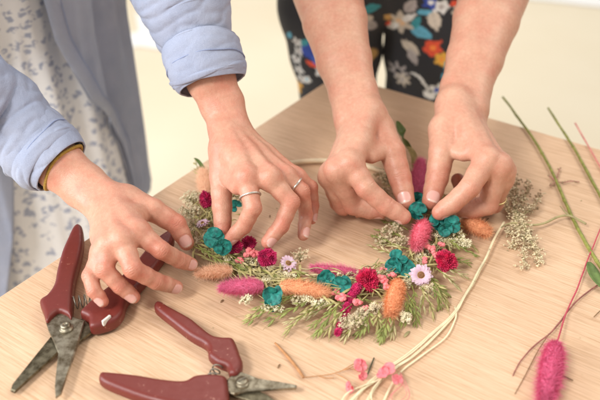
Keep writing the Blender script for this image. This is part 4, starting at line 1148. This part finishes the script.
# crumbs of plant lying about
cr = [(222, 301, 'dark speck of leaf near the pink tail', 2), (407, 334, 'curled dry green leaf scrap below the wreath', 4), (416, 322, 'thin dry leaf scrap right of the peach tail', 3), (279, 366, 'tiny dark scrap left of the brown twig', 2), (214, 278, 'wine-red petal scrap beside the peach tail', 3), (588, 254, 'tiny pale scrap near the leaf', 1.5), (266, 270, 'scrap', 0), (488, 219, 'small dark scrap between wreath and dried spray', 1.6), (270, 216, 'tiny brown scrap between the fingers of the ringed hand', 1.6)]
for i, (x, y, lb, L) in enumerate(cr):
    if not L: continue
    a = rb.uniform(0, 3.1); c = P(x, y, .001); d = np.array([math.cos(a), math.sin(a), 0])*L*.0012
    o = leafmesh('leaf_scrap', [c-d, c+[0, 0, .0006], c+d], L*.00035, DRY_STEM if i in (0, 3, 7, 8) else (OLIVE if i in (1, 2) else REDS if i == 4 else BEIGE), None); tag(o, lb, 'leaf scrap', 'plant scraps strewn on the table')

mb = MB(); rc = random.Random(8)
for i in range(70):
    if i < 45: a = rc.uniform(0, 6.28); rr = .1217+rc.gauss(0, .035); p = np.array([.0258+rr*math.cos(a), .698+rr*math.sin(a), TZ+.0007])
    else: p = P(rc.uniform(150, 590), rc.uniform(180, 395), .0007)
    d = nrm([rc.gauss(0, 1), rc.gauss(0, 1), 0])*rc.uniform(.0004, .0016); e = np.array([-d[1], d[0], 0])*rc.uniform(.15, .5)
    mb.add([p-d, p-e+[0, 0, .0004], p+d, p+e, p+[0, 0, .0008]], [[0, 1, 4], [1, 2, 4], [2, 3, 4], [3, 0, 4]])
tag(mb.build('plant_crumbs', OLIVE, None), 'tiny plant crumbs scattered over the table', 'crumbs', kind='stuff')
# ------------------------------------------------------------------ the wreath
WC = np.array([.0258, .698]); WR = .1217
wreath = empty('wreath', (*WC, TZ), 'round dried flower wreath on a rattan hoop, held by four hands', 'wreath')
def W(ang, r=WR, h=.01):
    a = math.radians(ang); return np.array([WC[0]+r*math.cos(a), WC[1]+r*math.sin(a), TZ+h])
def wang(x, y, h=.01):
    q = P(x, y, h)[:2]-WC; return math.degrees(math.atan2(q[1], q[0])), np.hypot(*q)
mb = MB(); tube(mb, [W(a, WR, .0045)+np.array([.0008*nz([a/20., 0, 0], 1), 0, 0]) for a in range(0, 360, 3)], .0031, 10, closed=True); mb.build('hoop', RATTAN, wreath)
R = random.Random(3)
# ring of stalks bound along the hoop (angles: 0 right, 90 far side, 180 left, 270 near side)
mbs = MB()
for i in range(380):
    a0 = R.uniform(150, 395); ln = R.uniform(8, 26); rr = WR+R.gauss(0, .0082); h = R.uniform(.002, .016); dr = R.gauss(0, .006)
    tube(mbs, catmull([W(a0+ln*t, rr+dr*t, max(.0015, h+R.gauss(0, .002))) for t in (0, .33, .66, 1)], 3), R.uniform(.0003, .0007), 4, cap=False)
tag(mbs.build('bound_stalks', OLIVE, wreath), kind='stuff')
mbs = MB()
for i in range(720):
    a0 = R.uniform(155, 390); ln = R.uniform(2, 9)*R.choice((-1, 1)); rr = WR+R.gauss(0, .009); out = R.uniform(.004, .017)*R.choice((-1, 1, 1)); h = R.uniform(.003, .016)
    q = [W(a0, rr, h), W(a0+ln*.5, rr+out*.6, h+.002), W(a0+ln, rr+out, max(.0015, h+R.uniform(-.006, .002)))]
    path = catmull(q, 3); d = nrm(path[-1]-path[0]); s = nrm(np.cross(d, [0, 0, 1])); wd = R.uniform(.0005, .0015); n = len(path)
    V = []
    for k, p in enumerate(path): ww = wd*math.sin(math.pi*(k+.4)/(n+.2)); V += [p-s*ww, p+[0, 0, ww*.6], p+s*ww]
    mbs.add(V, [[k*3+j, k*3+j+1, k*3+j+4, k*3+j+3] for k in range(n-1) for j in (0, 1)])
tag(mbs.build('narrow_leaves', OAT, wreath), kind='stuff')
# oat stalks fanning out: (start px, mid, end, number)
oats = [((200, 240), (222, 250), (243, 263)), ((196, 244), (216, 258), (238, 266)), ((206, 238), (226, 252), (252, 268)), ((192, 246), (206, 252), (220, 262)),
 ((297, 297), (275, 303), (252, 315)), ((315, 296), (295, 308), (272, 318)), ((328, 300), (310, 312), (290, 322)), ((345, 300), (330, 311), (314, 325)),
 ((352, 304), (338, 316), (328, 330)), ((300, 293), (280, 299), (258, 307)), ((350, 299), (330, 305), (308, 316)), ((392, 308), (386, 322), (382, 336)), ((380, 306), (378, 318), (380, 330)),
 ((412, 285), (414, 298), (408, 313)), ((420, 285), (424, 297), (420, 309)), ((402, 292), (408, 305), (403, 322)), ((430, 275), (438, 288), (445, 300)), ((425, 272), (434, 283), (444, 291)),
 ((436, 268), (446, 276), (455, 284)), ((440, 235), (458, 246), (474, 254)), ((446, 230), (460, 238), (472, 246)), ((395, 245), (385, 240), (374, 236)), ((400, 255), (386, 252), (370, 246)),
 ((408, 230), (398, 224), (386, 222)), ((360, 285), (368, 275), (378, 264)), ((230, 262), (244, 272), (262, 270)), ((385, 295), (396, 300), (405, 306)), ((310, 284), (296, 276), (284, 268)), ((205, 195), (200, 178), (196, 162)),
 ((258, 268), (280, 278), (300, 274)), ((290, 268), (310, 276), (318, 280)), ((345, 290), (352, 296), (366, 300)), ((404, 262), (412, 254), (420, 244)),
 ((340, 302), (330, 316), (318, 332)), ((362, 310), (356, 322), (346, 334)), ((370, 305), (368, 320), (360, 332)), ((322, 300), (305, 314), (288, 330)), ((290, 298), (272, 308), (250, 320)), ((388, 300), (394, 316), (392, 332)),
 ((405, 290), (414, 306), (416, 320)), ((415, 280), (426, 294), (432, 310)), ((425, 280), (436, 292), (440, 304)), ((440, 262), (452, 270), (464, 276)), ((434, 250), (450, 258), (466, 262)), ((430, 215), (445, 232), (462, 242)), ((410, 240), (396, 234), (378, 230)), ((412, 250), (398, 246), (380, 244)), ((404, 224), (392, 214), (384, 202)), ((240, 262), (258, 274), (276, 280)), ((214, 250), (232, 262), (252, 274))]
for i, (a, b, c) in enumerate(oats):
    hh = (.014, .014, .006)
    if i in (0, 1, 2, 3): hh = (.020, .021, .016)
    oat(path3([a, b, c], hh), wreath, seed=i, nsp=R.choice((8, 10, 12)), L=R.uniform(.0075, .0105), mat=(OAT, OATG, OAT2, OATG)[i % 4], spread=.45)
# floret sprays
sprays = [((193, 198), (.014, .010, .008), 90, CREAM), ((190, 212), (.012, .010, .008), 70, CREAM), ((196, 225), (.010, .008, .007), 50, BEIGE), ((203, 240), (.009, .006, .006), 30, BEIGE),
 ((236, 195), (.008, .012, .007), 40, BEIGE), ((246, 300), (.007, .006, .005), 26, CREAM), ((300, 256), (.011, .008, .009), 46, BEIGE), ((286, 278), (.009, .006, .006), 30, CREAM), ((252, 262), (.010, .005, .005), 34, CREAM), ((228, 262), (.009, .006, .005), 30, CREAM),
 ((272, 308), (.011, .005, .005), 36, CREAM), ((302, 300), (.012, .005, .005), 40, CREAM), ((320, 304), (.009, .005, .004), 30, CREAM), ((352, 322), (.013, .010, .006), 110, BEIGE), ((365, 314), (.010, .008, .006), 70, BEIGE), ((376, 308), (.008, .006, .006), 50, BEIGE),
 ((405, 318), (.006, .008, .005), 36, CREAM), ((406, 283), (.006, .008, .006), 40, CREAM), ((412, 276), (.007, .006, .006), 36, CREAM), ((392, 232), (.012, .010, .009), 60, BEIGE), ((383, 240), (.012, .007, .007), 40, BEIGE), ((400, 243), (.010, .008, .009), 56, BEIGE),
 ((452, 236), (.012, .009, .009), 90, CREAM), ((462, 243), (.010, .007, .007), 60, CREAM), ((440, 238), (.010, .007, .009), 60, CREAM), ((398, 226), (.006, .005, .006), 26, CREAM), ((387, 180), (.010, .008, .008), 60, CREAM), ((384, 192), (.008, .007, .007), 40, BEIGE), ((408, 205), (.008, .006, .006), 26, BEIGE),
 ((428, 290), (.010, .008, .006), 40, BEIGE), ((345, 276), (.010, .005, .006), 26, BEIGE), ((404, 176), (.008, .007, .008), 34, BEIGE)]
for _ in range(50):
    a_ = R.uniform(158, 412); r_ = WR+R.gauss(0, .008); q_ = W(a_, r_, .010); sprays.append((q_, (.009, .007, .006), R.randint(40, 75), R.choice((CREAM, BEIGE, BEIGE, OAT2))))
for i, (q, rad, n, m) in enumerate(sprays):
    florets(P(*q, .013) if len(q) == 2 else q, rad, int(n*1.15), m, wreath, seed=100+i, r=.0017 if m is CREAM else .0014)
# fluffy tails
def tail(a, b, h, rpx, m, n=2600, hb=None): bunny('bunny_tail', P(*a, h), P(*b, hb or h), rpx*S(*a, h), m, wreath, n)
tail((264, 286), (221, 288), .018, 8.6, PINKT); tail((279, 286), (328, 293), .016, 9.2, PEACH, 3200); tail((233, 270), (197, 273), .014, 6.5, PEACH2, hb=.012)
tail((360, 274), (312, 268), .012, 5.2, PINKT); tail((399, 280), (390, 316), .016, 9.2, PEACH, 3000); tail((425, 222), (416, 247), .024, 8.8, ROSET, 2400)
tail((462, 219), (489, 233), .012, 8.5, PEACH, 2600); tail((417, 198), (421, 161), .022, 8.6, PINKT, 2400, hb=.030); tail((206, 195), (203, 171), .018, 7.0, PEACH2, 2200)
tail((330, 293), (322, 293), .012, 5, PEACH, 800)
# teal petals
cam_ = nrm(CAMP-P(350, 250, .01))
for i, (x, y, h, r, nf, n) in enumerate([(214, 238, .036, .0100, 2, (-.2, -.5, .8)), (222, 246, .034, .0080, 1, (.2, -.6, .6)), (236, 207, .018, .006, 2, (0, -.4, .9)), (273, 294, .024, .0085, 2, (.0, -.7, .7)), (272, 302, .016, .0070, 1, (.1, -.9, .4)),
        (326, 280, .018, .0080, 2, (-.1, -.5, .85)), (340, 285, .018, .0082, 2, (.1, -.5, .8)), (397, 262, .021, .0085, 2, (-.2, -.6, .7)), (406, 269, .018, .0078, 1, (.2, -.6, .7)), (439, 221, .026, .0088, 2, (-.1, -.6, .75)), (452, 224, .026, .0085, 2, (.2, -.6, .7)), (444, 229, .024, .007, 1, (0, -.8, .5)),
        (418, 212, .030, .0085, 2, (0, -.6, .7)), (417, 201, .026, .0085, 2, (0, -.8, .5)), (424, 206, .026, .007, 1, (0, -.8, .5))]):
    hydrangea(P(x, y, h), nrm(np.array(n)+.5*cam_), r*1.14, wreath, 1 if i not in (7,) else 2, seed=i+1)
# globes
for i, (x, y, h, ax, r, L, m, n, bl) in enumerate([(368, 280, .018, (-.2, -.5, .8), .0088, .0080, CRIM, 300, .0040), (446, 261, .019, (.1, -.5, .8), .0090, .0085, CRIM, 320, .0034), (267, 258, .019, (.5, -.5, .5), .0078, .0100, MAGE, 300, .0030),
        (235, 247, .022, (-.1, -.3, .8), .0062, .006, MAGE, 200, .0030), (206, 200, .022, (-.2, .5, .8), .0058, .0088, MAGE, 220, .0030), (249, 243, .018, (0, -.3, .8), .0055, .005, MAGE, 170, .003)]):
    globe(P(x, y, h), ax, r*1.08, L*1.08, m, wreath, int(n*1.2), bl*1.1, seed=i)
# magenta plume: a curved string of small bracts
for i in range(9):
    t = i/8; x = 357-19*t; y = 288+44*t**1.25
    globe(P(x, y, .017-.010*t), (-.3, -.8, .2), .0042-.0022*t, .0050-.001*t, MAGE, wreath, 90, .0026, name='plume_tuft', seed=20+i)
# coral bud clusters
for i, (x, y, h, rad, n) in enumerate([(251, 254, .020, (.0085, .006, .004), 26), (240, 261, .016, (.004, .003, .003), 8), (381, 280, .018, (.0055, .006, .004), 18), (386, 288, .016, (.005, .004, .003), 12), (341, 299, .016, (.005, .005, .003), 14), (335, 293, .014, (.004, .003, .003), 8), (357, 304, .014, (.0045, .005, .003), 12), (366, 310, .012, (.005, .003, .003), 9),
        (430, 250, .018, (.005, .006, .004), 14), (424, 262, .016, (.004, .005, .004), 10), (437, 255, .016, (.004, .004, .003), 8), (441, 245, .018, (.003, .003, .003), 6), (394, 276, .017, (.005, .003, .003), 8), (412, 196, .020, (.004, .003, .003), 8), (385, 270, .012, (.005, .003, .003), 8)]):
    buds(P(x, y, h), rad, n, CORAL, wreath, seed=i, r=.0021)
daisy(P(421, 275, .022), (-.1, -.75, .65), .0115, wreath, 1, 16, .30)
daisy(P(288, 264, .016), (.3, -.3, .9), .0095, wreath, 2, 13, .28)
daisy(P(203, 224, .018), (-.3, .1, .9), .008, wreath, 4, 12, .2)
leafmesh('leaf', path3([(411, 152), (406, 144), (402, 133), (397, 121)], [.012, .030, .045, .052]), .0062, LEAFG, wreath, .5)
leafmesh('leaf', path3([(413, 168), (414, 158), (410, 150), (407, 147)], [.012, .020, .026, .030]), .004, OAT, wreath, .5)
leafmesh('leaf', path3([(209, 176), (203, 168), (198, 161), (194, 158)], [.012, .018, .022, .024]), .0022, LEAFG, wreath, .5)
# ------------------------------------------------------------------ light, camera, render
w = bpy.data.worlds.new('World'); scene.world = w; w.use_nodes = True
bg = w.node_tree.nodes['Background']; bg.inputs[0].default_value = (1.0, .965, .92, 1); bg.inputs[1].default_value = .54
def area(name, loc, target, size, power, col, sy=None):
    l = bpy.data.lights.new(name, 'AREA'); l.shape = 'RECTANGLE'; l.size = size; l.size_y = sy or size; l.energy = power; l.color = col
    o = bpy.data.objects.new(name, l); COL.objects.link(o); o.location = loc
    o.rotation_euler = (Vector(target)-Vector(loc)).to_track_quat('-Z', 'Y').to_euler(); return o
area('window_light', (-1.5, -.9, 2.9), (.05, .8, .75), 0.7, 66, (1, .975, .94))
area('side_window_light', (-2.4, .1, 1.7), (.0, .9, .75), 1.2, 60, (.93, .97, 1.0))
area('overhead_fill', (1.7, 1.0, 3.0), (.2, .9, .75), 1.4, 26, (1, .94, .84))  # unseen overhead lamp, soft warm light from the right
area('overhead_fill', (0, 3.6, 3.2), (0, 3.2, 0), 2.5, 60, (1, .96, .9))  # unseen lamp added above the far floor to brighten it
cam = bpy.data.cameras.new('camera'); co = bpy.data.objects.new('camera', cam); COL.objects.link(co)
co.location = CAMP; co.rotation_euler = (math.pi/2-TH, 0, 0)
cam.sensor_width = 36; cam.lens = FPX/600*36; cam.clip_start = .01; cam.clip_end = 100
cam.dof.use_dof = True; cam.dof.focus_distance = .77; cam.dof.aperture_fstop = 4.5
scene.camera = co
scene.view_settings.view_transform = 'Standard'; scene.view_settings.look = 'None'; scene.view_settings.gamma = 1; scene.view_settings.exposure = 0
